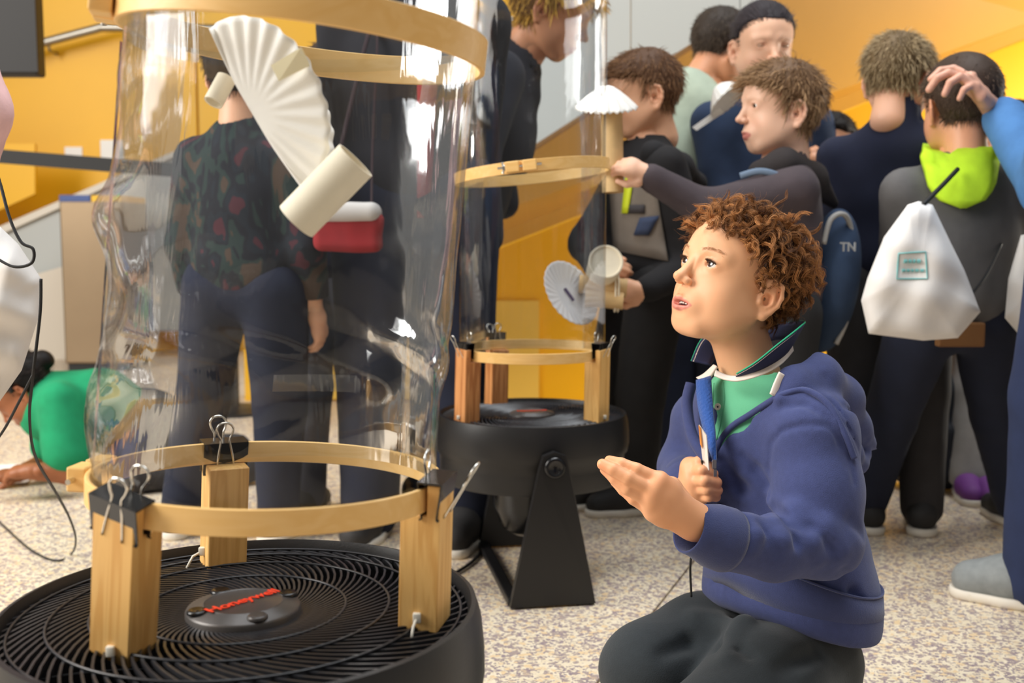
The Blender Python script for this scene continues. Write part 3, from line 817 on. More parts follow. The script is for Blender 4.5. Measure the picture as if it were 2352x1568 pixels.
def hair_mat(name, c0, c1):
    m = mat(name, (1, 1, 1, 1), .62, attr='Col', spec=.25)
    return m
def hair_strand_cols(N_, M_, sides, c0, c1, rng, clump=None):
    t = rng.uniform(0, 1, N_) if clump is None else np.clip(clump+rng.normal(0, .16, N_), 0, 1)
    a, b = np.array(S(*c0)[:3]), np.array(S(*c1)[:3])
    C = a+(b-a)*t[:, None]
    tip = np.linspace(.85, 1.2, M_)
    return (C[:, None, None, :]*tip[None, :, None, None]*np.ones((1, 1, sides, 1))).reshape(-1, 3)
def sphereVF(c, r, nu=24, nv=16, R=None):
    V, F = [], []
    for i in range(nv+1):
        ph = math.pi*i/nv
        for k in range(nu):
            a = 2*math.pi*k/nu; q = Vector((r*math.sin(ph)*math.cos(a), r*math.cos(ph), r*math.sin(ph)*math.sin(a)))
            V.append(tuple((R @ q if R else q)+Vector(c)))
    for i in range(nv):
        for k in range(nu): F.append((i*nu+k, i*nu+(k+1) % nu, (i+1)*nu+(k+1) % nu, (i+1)*nu+k))
    return np.array(V), np.array(F)
def eye_obj(parent, HM, side, gaze=(0, 1, 0), iris=(58, 36, 24), lid=None):
    """eyeball with its pole along gaze; iris, pupil by distance from the pole"""
    g = Vector(gaze).normalized(); R = Vector((0, 1, 0)).rotation_difference(g).to_matrix()
    V, F = sphereVF((side*.0305, .0645, .0212), .0128, 48, 48, R)
    d = (V-np.array((side*.0305, .0645, .0212)))/.0128
    ang = np.arccos(np.clip(d @ np.array(g), -1, 1))
    C = np.tile(np.array(S(236, 232, 228)[:3]), (len(V), 1))
    C[ang < .60] = np.array(S(*iris)[:3])*.55; C[ang < .54] = np.array(S(*iris)[:3]); C[ang < .26] = (.004, .004, .004)
    if lid:
        C[:] = np.array(S(*lid)[:3])*.88; lo_ = np.abs(d[:, 2]+.30) < .07; C[lo_] = np.array(S(60, 40, 36)[:3])
    V = np.array([tuple(HM @ Vector(v)) for v in V])
    me = mesh_np('eye', V, F); setcol(me, C)
    return link('eye', me, mat('eye_wet', (1, 1, 1, 1), .06, attr='Col', coat=.8), parent)
def xf(V, M):
    M = np.array(M); return V @ M[:3, :3].T+M[:3, 3]
def hand_sdf(vox, wrist, mcps, fingers, thumb, r=.0072, palm=.0115, wr=.021):
    """wrist point; mcps: 4 knuckles; fingers: 4 lists of following joints; thumb: list of joints from its root"""
    allp = [wrist]+mcps+[p for f in fingers for p in f]+thumb
    A = np.array([tuple(p) for p in allp]); s = SDF(A.min(0)-.04, A.max(0)+.04, vox)
    w = Vector(wrist); mid = sum((Vector(m) for m in mcps), Vector())/4
    s.cone(w+(w-mid)*.45, w, wr*.98, wr*.92, k=.01)
    for i, m in enumerate(mcps):
        m = Vector(m); s.cone(w.lerp(m, .12), m, palm*1.15, palm*.86, k=.016)
    for i in range(3): s.cone(Vector(mcps[i]).lerp(w, .22), Vector(mcps[i+1]).lerp(w, .22), palm*.95, palm*.95, k=.010)
    sc = (.98, 1.03, .98, .86)
    for i, f in enumerate(fingers):
        pts = [Vector(mcps[i])]+[Vector(p) for p in f]; n = len(pts)
        rs = [r*sc[i]*q for q in (1.10, 1.02, .94, .84)[:n]]
        s.chain(pts, rs, k=.0030)
    pts = [w.lerp(Vector(thumb[0]), .35)]+[Vector(p) for p in thumb]
    s.chain(pts, [palm*1.15, palm*1.05]+[r*1.12]*(len(pts)-3)+[r*.95], k=.006)
    return s
# ------------------------------------------------------------------ kneeling boy in the blue hoodie
VOXH = .0020
def rotm(yaw, pi, ro):
    return (Matrix.Rotation(yaw, 4, 'Z') @ Matrix.Rotation(pi, 4, 'X') @ Matrix.Rotation(ro, 4, 'Y'))
HS = .90
BH = Matrix.Translation((.2978, 1.485, .6462)) @ rotm(math.radians(118.77), math.radians(19.07), math.radians(-4.38)) @ Matrix.Scale(HS, 4)
BHi = BH.inverted()
SKIN = mat('skin', (1, 1, 1, 1), .48, attr='Col', sss=.12, bump=.04, bscale=900, spec=.4)
bf = Vector((-.80, -.60, 0)); bl = Vector((.60, -.80, 0)); bu = Vector((0, 0, 1))
nk = P(1738, 905, 1.495)
hs = head_sdf(VOXH, tuple(BHi @ nk))
HV, HF = hs.mesh(); HC = head_cols(HV, (234, 178, 136))
HVw = xf(HV, BH)
# near (left) hand, palm turned away, fingers pressed together
d0 = 1.225
nh = hand_sdf(.0015, P(1604, 1203, 1.260), [P(1516, 1102, d0), P(1500, 1126, d0-.006), P(1496, 1152, d0-.003), P(1500, 1176, d0+.006)],
    [[P(1462, 1078, d0), P(1427, 1065, d0+.004), P(1400, 1058, d0+.010)],
     [P(1443, 1098, d0-.008), P(1408, 1078, d0-.004), P(1384, 1066, d0+.002)],
     [P(1442, 1122, d0-.004), P(1412, 1098, d0+.002), P(1390, 1078, d0+.010)],
     [P(1455, 1146, d0+.006), P(1431, 1125, d0+.012), P(1412, 1106, d0+.018)]],
    [P(1540, 1120, d0+.045), P(1500, 1105, d0+.055), P(1470, 1100, d0+.050)], r=.0076, palm=.0124, wr=.0195)
NHV, NHF = nh.mesh()
# far (right) hand: fist around the badge card
d1 = 1.415
fh = hand_sdf(.0015, P(1584, 1128, 1.470), [P(1588, 1080, d1+.012), P(1590, 1103, d1+.006), P(1596, 1124, d1+.006), P(1606, 1142, d1+.010)],
    [[P(1612, 1080, d1-.012), P(1638, 1088, d1-.006), P(1634, 1094, d1+.010)],
     [P(1618, 1104, d1-.016), P(1646, 1108, d1-.008), P(1640, 1112, d1+.010)],
     [P(1624, 1124, d1-.014), P(1648, 1126, d1-.006), P(1642, 1128, d1+.010)],
     [P(1628, 1141, d1-.010), P(1645, 1141, d1-.002), P(1640, 1142, d1+.010)]],
    [P(1586, 1072, d1+.018), P(1606, 1062, d1+.004), P(1628, 1070, d1+.000)], r=.0072, palm=.0125, wr=.020)
FHV, FHF = fh.mesh()
# body beneath the clothes
S0, S1, S2, S3 = P(1742, 990, 1.485), P(1795, 1180, 1.480), P(1815, 1330, 1.470), P(1812, 1425, 1.465)
shN, elN, wrN = P(1862, 995, 1.395), P(1893, 1240, 1.345), P(1612, 1198, 1.262)
shF, elF, wrF = P(1622, 968, 1.575), P(1580, 1075, 1.575), P(1584, 1128, 1.470)
hipN, knN = P(1858, 1475, 1.425), P(1640, 1660, 1.275)
hipF, knF = P(1745, 1450, 1.525), P(1492, 1590, 1.425)
knN.z = .115; knF.z = .135
anN = knN-bf*.27+Vector((0, 0, -.06)); anF = knF-bf*.27+Vector((0, 0, -.075)); 
bd = SDF((-.05, 1.1, .0), (.62, 1.85, .70), .006)
bd.chain([nk, S0, S1, S2, S3], [.040, .052, .055, .05, .045], k=.03)
bd.chain([shN, elN, wrN], [.030, .019, .015], k=.02); bd.chain([shF, elF, wrF], [.030, .020, .016], k=.02)
bd.chain([hipN+bu*-.03, knN, anN], [.042, .04, .03], k=.02); bd.chain([hipF+bu*-.03, knF, anF], [.042, .04, .03], k=.02)
BV, BF = bd.mesh()
V, F = joinVF([(HVw, HF), (NHV, NHF), (FHV, FHF), (BV, BF)])
me = mesh_np('person', V, F)
sk = np.array(S(234, 178, 136)[:3]); CC = np.tile(sk, (len(V), 1)); CC[:len(HV)] = HC
hc = np.tile(sk*np.array((1.0, .90, .84)), (len(NHV)+len(FHV), 1))
HW = np.concatenate([NHV, FHV])
tips = [P(1400, 1058, d0+.010), P(1384, 1066, d0+.002), P(1390, 1078, d0+.010), P(1638, 1088, d1-.006), P(1646, 1108, d1-.008), P(1648, 1126, d1-.006), P(1628, 1070, d1), P(1516, 1102, d0)]
for tpt in tips:
    w = .35*np.exp(-(((HW-np.array(tpt))**2).sum(1))/.013**2); hc = hc*(1-w[:, None])+hc*np.array((1.0, .72, .66))*w[:, None]
CC[len(HV):len(HV)+len(HW)] = hc
setcol(me, CC)
BOY = link('person', me, SKIN)
T(BOY, 'curly-haired child in a blue hoodie kneeling, looking up at the tube', 'person')
for sd in (-1, 1): eye_obj(BOY, BH, sd, (-.05, 1, .25))
# teeth
tv, tf = [], []
bm = bmesh.new()
for i in range(-3, 3):
    x = (i+.5)*.0046; y = .0775-.9*x*x/.02
    box(bm, BH @ Vector((x, y, -.0413)), (.0021*HS, .0014*HS, .0032*HS), BH.to_3x3().normalized(), .0006)
bm_obj('teeth', bm, mat('tooth', S(240, 232, 220), .25), BOY, True)
# brows and lashes
def snap_local(bvh, p):
    h = bvh.find_nearest(p); return h[0], h[1]
hbv = BVHTree.FromPolygons([tuple(v) for v in HV], [tuple(f) for f in HF])
rg = np.random.default_rng(4); st = []
for sd in (-1, 1):
    st = []
    for i in range(80):
        t = rg.uniform(0, 1); x = sd*(.014+.030*t); z = .0385+.0055*math.sin(t*2.6)-.003*t+rg.normal(0, .0012)
        p, n = snap_local(hbv, Vector((x, .085-.018*t*t, z)))
        dv = Vector((sd*.9, -.4*t, .35-.75*t)).normalized(); L_ = rg.uniform(.004, .007)
        st.append([tuple(BH @ (p+n*.0004+dv*(L_*q)+n*(.0010*math.sin(math.pi*q)))) for q in np.linspace(0, 1, 5)])
    V, F = strands_mesh('b', np.array(st), .00016)
    me = mesh_np('eyebrow', V, F); setcol(me, np.tile(np.array(S(172, 126, 88)[:3]), (len(V), 1))); link('eyebrow', me, hair_mat('hair_strand', 0, 0), BOY)
st = []
for sd in (-1, 1):
    st = []
    rim = []
    for i in range(46):
        t = i/45; x = .0312-.0104+.0208*t; z = .0200+.0040*math.sqrt(max(0, 1-((x-.0312)/.0108)**2))
        y = .0645+math.sqrt(max(1e-6, .0139**2-(x-.0305)**2-(z-.0212)**2)); rim.append(BH @ Vector((sd*x, y, z)))
        p = Vector((sd*x, y, z)); dv = Vector((sd*(t-.4)*.7, .8, .30)).normalized()
        st.append([tuple(BH @ (p+dv*(.0055*q)+Vector((0, 0, .0022*q*q)))) for q in np.linspace(0, 1, 5)])
    bm = bmesh.new(); tube(bm, rim, .00055, 6); bm_obj('lash_line', bm, mat('lash_brown', S(60, 38, 28), .6), BOY, True)
    V, F = strands_mesh('b', np.array(st), .00022)
    me = mesh_np('eyelashes', V, F); setcol(me, np.tile(np.array(S(50, 32, 24)[:3]), (len(V), 1))); link('eyelashes', me, MATS['hair_strand'], BOY)['kind'] = 'stuff'

# --- curly hair
def scalp_ok(p):
    x, y, z = p; ax = abs(x)
    if y > .015:                       # forehead and temple line
        return z > .070+.010*math.cos(x*30)-max(0, (.060-y))*.55 and z > .02+(y-.015)*.9
    if y > -.022: return z > .034-max(0, -y-.004)*.5 or (y > .004 and z > .012 and ax > .05)
    if ax > .058 and z < .034 and y > -.046: return False
    return z > -.046
def scalp_d(p, n_):
    return 0
hn = np.zeros_like(HV)
fa = HV[HF]; nf = np.cross(fa[:, 2]-fa[:, 0], fa[:, 3]-fa[:, 1])
for i in range(4): np.add.at(hn, HF[:, i], nf)
hn /= np.linalg.norm(hn, axis=1, keepdims=True)+1e-9
cr = HV-np.array((0, -.01, .044)); er = np.sqrt((cr[:, 0]/.0705)**2+(cr[:, 1]/.09)**2+(cr[:, 2]/.075)**2)
okm = np.array([scalp_ok(p) for p in HV]) & (HV[:, 2] > -.055) & (er < 1.12)
cand = np.where(okm)[0]
rg = np.random.default_rng(21)
NC, NS, MP = 560, 17, 12
pick = []
for i in rg.permutation(cand):
    if len(pick) >= NC: break
    if all(((HV[i]-HV[j])**2).sum() > .0064**2 for j in pick): pick.append(i)
pick = np.array(pick); NC = len(pick)
s = np.linspace(0, 1, MP)
allS = []; clT = []
for i in pick:
    p0 = HV[i]; n = hn[i]; x, y, z = p0; ax_ = abs(x)
    crown = np.array((0.0, -.035, .118)); comb = p0-crown; comb -= n*comb.dot(n); comb /= np.linalg.norm(comb)+1e-6
    if y > .03: comb = comb*.35+np.array((np.sign(x)*.45, .25, .30))
    side = ax_ > .045 and z < .055 and y > -.06
    if side: comb = np.array((0, -.75, -.35))+.3*comb
    jit = rg.normal(0, .30 if side else .50, 3); comb = comb+jit; comb -= n*comb.dot(n)*.6; comb /= np.linalg.norm(comb)
    low = np.clip((z+.05)/.10, .0, 1)
    back = np.clip((-y-.02)/.06, 0, 1)
    Hh = (.010+.016*low+.008*back)*rg.uniform(.5, 1.15); L_ = rg.uniform(.018, .040)*(.6+.5*low)
    if y > .03: Hh *= .70; L_ *= .75
    if side: Hh *= .55; L_ *= .8
    a = rg.uniform(.0040, .0085)*(.7+.35*low); turns = rg.uniform(.85, 1.5); ph = rg.uniform(0, 6.28); sg = rg.choice((-1, 1))
    axis = n*.45+comb*.89; axis /= np.linalg.norm(axis)
    e1 = np.cross(axis, (.3, .2, .9)); e1 /= np.linalg.norm(e1); e2 = np.cross(axis, e1)
    ct = rg.uniform(0, 1); tw = rg.uniform(.3, .9)
    for k in range(NS):
        dph = rg.normal(0, .16); da = rg.normal(0, .0008); off = rg.normal(0, .0021, 3); Lk = L_*rg.uniform(.88, 1.08); Hk = Hh*rg.uniform(.9, 1.06)
        conv = (1-.62*s**1.5)[:, None]
        path = p0+off[None]*conv+n[None]*(Hk*(1-(1-s)**2)*(1-.30*s**3))[:, None]+comb[None]*(Lk*s**1.4)[:, None]
        rr = (a+da)*np.clip(s*2.6, 0, 1)*(1-.45*s)
        th = ph+dph+sg*2*math.pi*turns*s
        path = path+e1[None]*(rr*np.cos(th)-rr[0])[:, None]+e2[None]*(rr*np.sin(th))[:, None]
        allS.append(path); clT.append(ct)
# loose fly-away strands
for i in rg.choice(cand, 300):
    p0 = HV[i]; n = hn[i]
    if p0[2] < .0: continue
    d = n+rg.normal(0, .5, 3); d /= np.linalg.norm(d); L_ = rg.uniform(.028, .050); a = rg.uniform(.002, .006); ph = rg.uniform(0, 6.28)
    e1 = np.cross(d, (.3, .2, .9)); e1 /= np.linalg.norm(e1); e2 = np.cross(d, e1)
    allS.append(p0+d[None]*(L_*s)[:, None]+e1[None]*(a*np.sin(ph+7*s)*s)[:, None]+e2[None]*(a*np.cos(ph+7*s)*s)[:, None]); clT.append(rg.uniform(.3, 1))
allS = np.array(allS); N_ = len(allS)
W = xf(allS.reshape(-1, 3), BH).reshape(allS.shape)
rads = np.full(N_, .00034); rads[NC*NS:] = .00013
V, F = strands_mesh('h', W, rads)
me = mesh_np('hair', V, F); setcol(me, hair_strand_cols(N_, MP, 3, (72, 40, 20), (196, 136, 82), rg, np.array(clT)))
link('hair', me, MATS['hair_strand'], BOY)
# dark mat of hair beneath the curls
cap = SDF((-.10, -.13, -.07), (.10, .12, .15), .0028)
cap.ell((0, -.012, .046), (.0775, .0955, .081), k=0)
cap.D = cap.D+(.0028*vnoise(cap.ax[0][:, None, None], cap.ax[1][None, :, None], cap.ax[2][None, None, :], 190, 5)).astype(np.float32)
gx, gy, gz = np.meshgrid(*cap.ax, indexing='ij')
front = np.where(gy > .015, np.maximum(.0745-np.maximum(0, .060-gy)*.55, .03+(gy-.015)*.9)-gz, np.where(gy > -.026, .040-gz, -.043-gz)).astype(np.float32)
cap.D = np.maximum(cap.D, front*.8)
CV, CF = cap.mesh(); CV = xf(CV, BH)
me = mesh_np('hair_base', CV, CF); link('hair_base', me, mat('hair_dark', S(62, 36, 18), .7, bump=.6, bscale=500), BOY)
# ------------------------------------------------------------------ the kneeling boy's clothes
HOOD = mat('hoodie_blue', S(57, 66, 112), .92, vary=.07, vscale=140, bump=.35, bscale=900, sheen=.12)
HOODR = mat('hoodie_rib', S(52, 61, 105), .92, vary=.05, vscale=140, bump=.35, bscale=700, sheen=.2)
HOODIN = mat('hoodie_lining', S(40, 84, 160), .95, bump=.8, bscale=300, sheen=.3)
PANT = mat('charcoal_fleece', S(36, 42, 46), .95, vary=.08, vscale=120, bump=.3, bscale=600, sheen=.12)
POLO = mat('polo_green', S(98, 180, 138), .85, bump=.25, bscale=800)
POLON = mat('polo_navy', S(24, 30, 66), .85, bump=.25, bscale=900)
POLOW = mat('polo_white', S(240, 226, 214), .8)
GRNLINE = mat('tip_green', S(30, 170, 120), .7)
Rb = np.stack([np.array(bl), np.array(bf), np.array(bu)], 1)
ho = SDF((.12, 1.10, .12), (.62, 1.78, .74), .0034)
ho.ell(S0+Vector((0, 0, -.010)), (.112, .080, .105), Rb, k=0)
ho.ell(S1, (.112, .090, .125), Rb, k=.05)
ho.ell(S2, (.116, .108, .10), Rb, k=.05)
ho.ell(S3+bf*-.004, (.118, .112, .080), Rb, k=.05)
ho.chain([shN.lerp(S0, .35)+bu*.006, shN, shN.lerp(elN, .55), elN], [.060, .0585, .0550, .0480], k=.022)
cufN = P(1583, 1211, 1.256)
mid1 = P(1775, 1258, 1.305); mid2 = P(1672, 1241, 1.277)
ho.chain([elN, mid1, mid2], [.0440, .0400, .0365], k=.016)
ho.chain([shF.lerp(S0, .35), shF, elF, elF.lerp(wrF, .8)], [.05, .048, .042, .037], k=.02)
# folds, laid on the garment's own surface: creases cut in, ridges raised
def crease(px, r, k=.010, lift=.35):
    pts = [ho.surf(x, y, -r*lift) for x, y in px]; pts = [q for q in pts if q is not None]
    n = len(pts)
    for i in range(n-1):
        ho.cone(pts[i], pts[i+1], r*(1-.5*abs(2*i/(n-1)-1)), r*(1-.5*abs(2*(i+1)/(n-1)-1)), k=k, op='sub')
def ridge(px, r, k=.014, inset=.55):
    pts = [ho.surf(x, y, r*inset) for x, y in px]; pts = [q for q in pts if q is not None]
    n = len(pts)
    for i in range(n-1):
        ho.cone(pts[i], pts[i+1], r*(1-.45*abs(2*i/(n-1)-1)), r*(1-.45*abs(2*(i+1)/(n-1)-1)), k=k)
# hood lying on the back
hp = [P(1782, 912, 1.398), P(1822, 884, 1.402), P(1872, 872, 1.430), P(1925, 915, 1.485), P(1962, 985, 1.520), P(1982, 1012, 1.535)]
ho.chain(hp, [.010, .024, .033, .031, .022, .016], k=.026)
ho.chain([P(1968, 990, 1.525), P(1995, 1018, 1.538), P(2012, 1031, 1.545)], [.018, .010, .003], k=.008)
ho.chain([P(1850, 890, 1.47), P(1900, 910, 1.53), P(1930, 960, 1.56)], [.028, .026, .020], k=.026)
ho.chain([P(1925, 985, 1.46), P(1950, 1040, 1.475), P(1968, 1064, 1.50), P(1990, 1045, 1.52)], [.020, .018, .014, .008], k=.016)
ho.chain([P(1790, 915, 1.380), P(1850, 906, 1.378), P(1900, 940, 1.402), P(1940, 1008, 1.440), P(1962, 1056, 1.470)], [.008, .010, .011, .011, .009], k=.006)
# neck opening and V front
vc = [ho.surf(1640, 1032, .001), ho.surf(1655, 985, .001), ho.surf(1688, 938, .0), ho.surf(1716, 895, .0) or P(1716, 895, 1.42)]
# drapery
ridge([(1775, 1150), (1830, 1178), (1890, 1212), (1930, 1262)], .013, .016, .75)
crease([(1772, 1164), (1812, 1190), (1862, 1216), (1922, 1272)], .0090, .008)
crease([(1812, 1222), (1822, 1238), (1832, 1252)], .0085, .008, .2)
crease([(1742, 1198), (1750, 1218), (1756, 1242)], .0070, .008, .2)
crease([(1700, 1190), (1712, 1225), (1708, 1262)], .0040, .008)
ridge([(1725, 1196), (1732, 1230), (1728, 1262)], .010, .010, .7)
ridge([(1780, 1204), (1792, 1240), (1790, 1280)], .011, .012, .75)
ridge([(1836, 1215), (1862, 1245), (1880, 1282)], .010, .012, .75)
crease([(1662, 1062), (1700, 1120), (1750, 1180)], .0055, .014)
crease([(1705, 1048), (1735, 1078), (1762, 1112)], .0030, .012)
crease([(1766, 1148), (1764, 1080), (1768, 1020), (1800, 986), (1850, 974), (1900, 976), (1935, 1002), (1952, 1050), (1964, 1110)], .0030, .006)
crease([(1955, 1195), (1985, 1225), (2005, 1240)], .0055, .014)
crease([(1940, 1310), (1960, 1360), (1985, 1390)], .0045, .012)
crease([(1700, 1345), (1780, 1352), (1860, 1350)], .0050, .012)
crease([(1640, 1240), (1650, 1290), (1640, 1330)], .0040, .010)
# edge of the hood: a folded band with a stitched groove
crease([(1792, 938), (1850, 928), (1900, 958), (1930, 1015), (1948, 1070)], .0038, .006)
crease([(1800, 905), (1856, 892), (1912, 920), (1950, 985), (1976, 1040)], .0022, .005)
crease([(1900, 862), (1945, 930), (1992, 1012)], .0026, .008)
EDGE = [ho.surf(x, y, -.0005) for x, y in ((1640, 1056), (1652, 1016), (1680, 980), (1722, 952), (1768, 922), (1800, 905), (1850, 896), (1900, 926), (1938, 990), (1962, 1052))]
EDGE = [q for q in EDGE if q is not None]
ho.chain(vc, [.006, .0135, .031, .050], k=.003, op='sub')
ho.cone(P(1722, 860, 1.47), P(1738, 800, 1.47), .066, .075, k=.006, op='sub')
# lower edge: hem rises over the thighs
ho.half(P(1780, 1432, 1.46), (-.10, -.1, -.99), k=.006)
ho.half(P(1650, 1388, 1.40), tuple(bf*.45+Vector((.0, 0, -.9))), k=.02)
ho.disp(lambda x, y, z: .0013*vnoise(x, y, z*1.4, 46, 3)+.0007*vnoise(x, y, z, 105, 9))
hv, hf = ho.mesh(); hv = relax(hv, hf, 2, .4)
jk = link('hoodie', mesh_np('hoodie', hv, hf), HOOD, BOY)
HB_ = BVHTree.FromPolygons([tuple(v) for v in hv], [tuple(f) for f in hf])
camo = Vector((0, 0, CAMH))
def on(bvh, px, py, off=.0008):
    d = (P(px, py, 1.0)-camo).normalized(); h = bvh.ray_cast(camo, d)
    return None if h[0] is None else h[0]-d*off
def seam(px, bvh, r, m_, name, parent, off=.0004, n=6, flat=1.0):
    pts = [on(bvh, x, y, off) for x, y in px]; pts = [p for p in pts if p is not None]
    if len(pts) < 2: return
    bm = bmesh.new(); tube(bm, spline(pts, n), r, 6, flat=flat); return bm_obj(name, bm, m_, parent, True)
bm = bmesh.new(); tube(bm, spline(EDGE, 8), .0042, 10); bm_obj('rolled_edge', bm, HOOD, jk, True)
# cuffs
def cuff(a, b, r0, r1, name, th=.003):
    z = (b-a).normalized(); M = Matrix.Translation(a) @ z.to_track_quat('Z', 'Y').to_matrix().to_4x4(); L_ = (b-a).length
    bm = bmesh.new()
    lathe(bm, [(r0-th, 0), (r0+.0015, -.002), (r0+.003, .004), (r0+.002, L_*.4), (r1+.001, L_*.8), (r1, L_), (r1-.0015, L_+.0012), (r1-th, L_), (r1-th, L_*.4)], 40, M)
    return bm_obj(name, bm, HOODR, jk, True)
cuff(mid2, cufN, .0365, .0310, 'cuff')
cuff(elF.lerp(wrF, .55), elF.lerp(wrF, .95), .036, .031, 'cuff')
# ribbed hem band
hc = P(1805, 1440, 1.458); 
def band(loop0, loop1, m_, name, th, parent):
    n = len(loop0); bm = bmesh.new(); A = [bm.verts.new(p) for p in loop0]; B = [bm.verts.new(p) for p in loop1]
    cen = sum((Vector(p) for p in loop0), Vector())/n
    C = [bm.verts.new(Vector(p)+(cen-Vector(p)).normalized()*th) for p in loop1]; D = [bm.verts.new(Vector(p)+(cen-Vector(p)).normalized()*th) for p in loop0]
    for k in range(n):
        j = (k+1) % n
        for X, Y in ((A, B), (B, C), (C, D), (D, A)): bm.faces.new((X[k], X[j], Y[j], Y[k]))
    bmesh.ops.recalc_face_normals(bm, faces=bm.faces[:]); return bm_obj(name, bm, m_, parent, True)
NB = 64; L0, L1, L2 = [], [], []
for k in range(NB):
    a = 2*math.pi*k/NB; e = bl*math.cos(a)+bf*math.sin(a)
    rr = 1/math.sqrt((math.cos(a)/.121)**2+(math.sin(a)/.1155)**2)
    fr = math.sin(a)                                    # +1 front, -1 back
    sidew = math.cos(a)
    z0 = .232+.030*fr-.012*math.cos(2*a)+.004*sidew
    base = Vector((S3.x, S3.y, 0))+bf*-.004
    L0.append(base+e*(rr+.001)+Vector((0, 0, z0+.030)))
    L1.append(base+e*(rr+.0035)+Vector((0, 0, z0+.0)))
    L2.append(base+e*(rr-.004)+Vector((0, 0, z0-.026+.010*math.cos(3*a+.5))))
loopc = []
def band3(rows, m_, name, th, parent):
    bm = bmesh.new(); n = len(rows[0]); R_ = [[bm.verts.new(p) for p in r] for r in rows]
    for A, B in zip(R_[:-1], R_[1:]):
        for k in range(n): bm.faces.new((A[k], A[(k+1) % n], B[(k+1) % n], B[k]))
    o = bm_obj(name, bm, m_, parent, True); md = o.modifiers.new('t', 'SOLIDIFY'); md.thickness = th; md.offset = -1
    return o
band3([L0, L1, L2], HOODR, 'hem_band', .004, jk)
bm = bmesh.new(); tube(bm, L0, .0016, 6, True); bm_obj('hem_seam', bm, HOODR, jk, True)
# seams
SEAM = mat('hoodie_seam', S(44, 52, 94), .95)
seam([(1640, 1064), (1646, 1110), (1650, 1160), (1655, 1200)], HB_, .0030, HOODR, 'zip_placket', jk, .0006)
seam([(1641, 1040), (1649, 1003), (1680, 970), (1726, 940)], HB_, .0014, mat('zip_blue', S(36, 52, 140), .4), 'zip_tape', jk, .003)
bm = bmesh.new(); zp = P(1641, 1066, 1.383); box(bm, zp, (.0028, .002, .006), None, .001); box(bm, zp+Vector((.001, -.001, -.011)), (.002, .001, .005), None, .0006); bm_obj('zip_pull', bm, mat('zip_metal', S(120, 120, 130), .3, .9), jk)
# pale drawcord loop at the hood edge
dc = [on(HB_, 1797, 858, .003), on(HB_, 1786, 882, .003), on(HB_, 1776, 908, .003)]
dc = [p for p in dc if p is not None] or []
if len(dc) < 2: dc = [P(1800, 855, 1.385), P(1787, 880, 1.378), P(1775, 910, 1.372)]
bm = bmesh.new(); tube(bm, spline(dc, 5), .0065, 8, flat=.3); bm_obj('hood_tape', bm, POLOW, jk, True)
# blue lining visible in the open far flap
bm = bmesh.new()
la = [P(1598, 872, 1.470), P(1602, 930, 1.448), P(1618, 1000, 1.425), P(1637, 1060, 1.405)]
lb = [P(1632, 862, 1.462), P(1636, 930, 1.434), P(1641, 1000, 1.412), P(1643, 1062, 1.398)]
la, lb = spline(la, 5), spline(lb, 5)
A = [bm.verts.new(p) for p in la]; B = [bm.verts.new(p) for p in lb]; Mi = [bm.verts.new(p.lerp(q, .5)+Vector((0, -.002, 0))) for p, q in zip(la, lb)]
for X, Y in ((A, Mi), (Mi, B)):
    for k in range(len(A)-1): bm.faces.new((X[k], X[k+1], Y[k+1], Y[k]))
o = bm_obj('lining', bm, HOODIN, jk, True); md = o.modifiers.new('t', 'SOLIDIFY'); md.thickness = .004
bm = bmesh.new(); tube(bm, spline([P(1588, 880, 1.478), P(1578, 930, 1.470), P(1590, 1000, 1.440), P(1625, 1058, 1.412)], 6), .008, 10); bm_obj('front_flap', bm, HOOD, jk, True)
# --- polo shirt
po = SDF((.14, 1.30, .42), (.50, 1.66, .68), .0034)
po.ell(S0+Vector((0, 0, -.015)), (.109, .0765, .105), Rb, k=0)
po.cone(nk+Vector((0, 0, -.035)), nk+Vector((0, 0, .002)), .062, .052, k=.03)
po.cone(nk+Vector((0, 0, .0)), nk+Vector((0, 0, .05)), .047, .05, k=.003, op='sub')
po.half(P(1640, 1056, 1.41), tuple(bl*.62+Vector((0, 0, -1))), .003)
po.disp(lambda x, y, z: .0008*vnoise(x, y, z, 60, 4))
pv, pf = po.mesh(); PO = link('polo_shirt', mesh_np('polo_shirt', relax(pv, pf, 1), pf), POLO, BOY)
PB = BVHTree.FromPolygons([tuple(v) for v in pv], [tuple(f) for f in pf])
def strip(ca, cb, m_, name, parent, th=.0028, n=8):
    a, b = spline(ca, n), spline(cb, n); bm = bmesh.new()
    rows = [[bm.verts.new(p.lerp(q, t)) for p, q in zip(a, b)] for t in (0, .25, .5, .75, 1)]
    for A, B in zip(rows[:-1], rows[1:]):
        for k in range(len(A)-1): bm.faces.new((A[k], A[k+1], B[k+1], B[k]))
    bmesh.ops.recalc_face_normals(bm, faces=bm.faces[:])
    o = bm_obj(name, bm, m_, parent, True); md = o.modifiers.new('t', 'SOLIDIFY'); md.thickness = th; md.offset = 0; return o
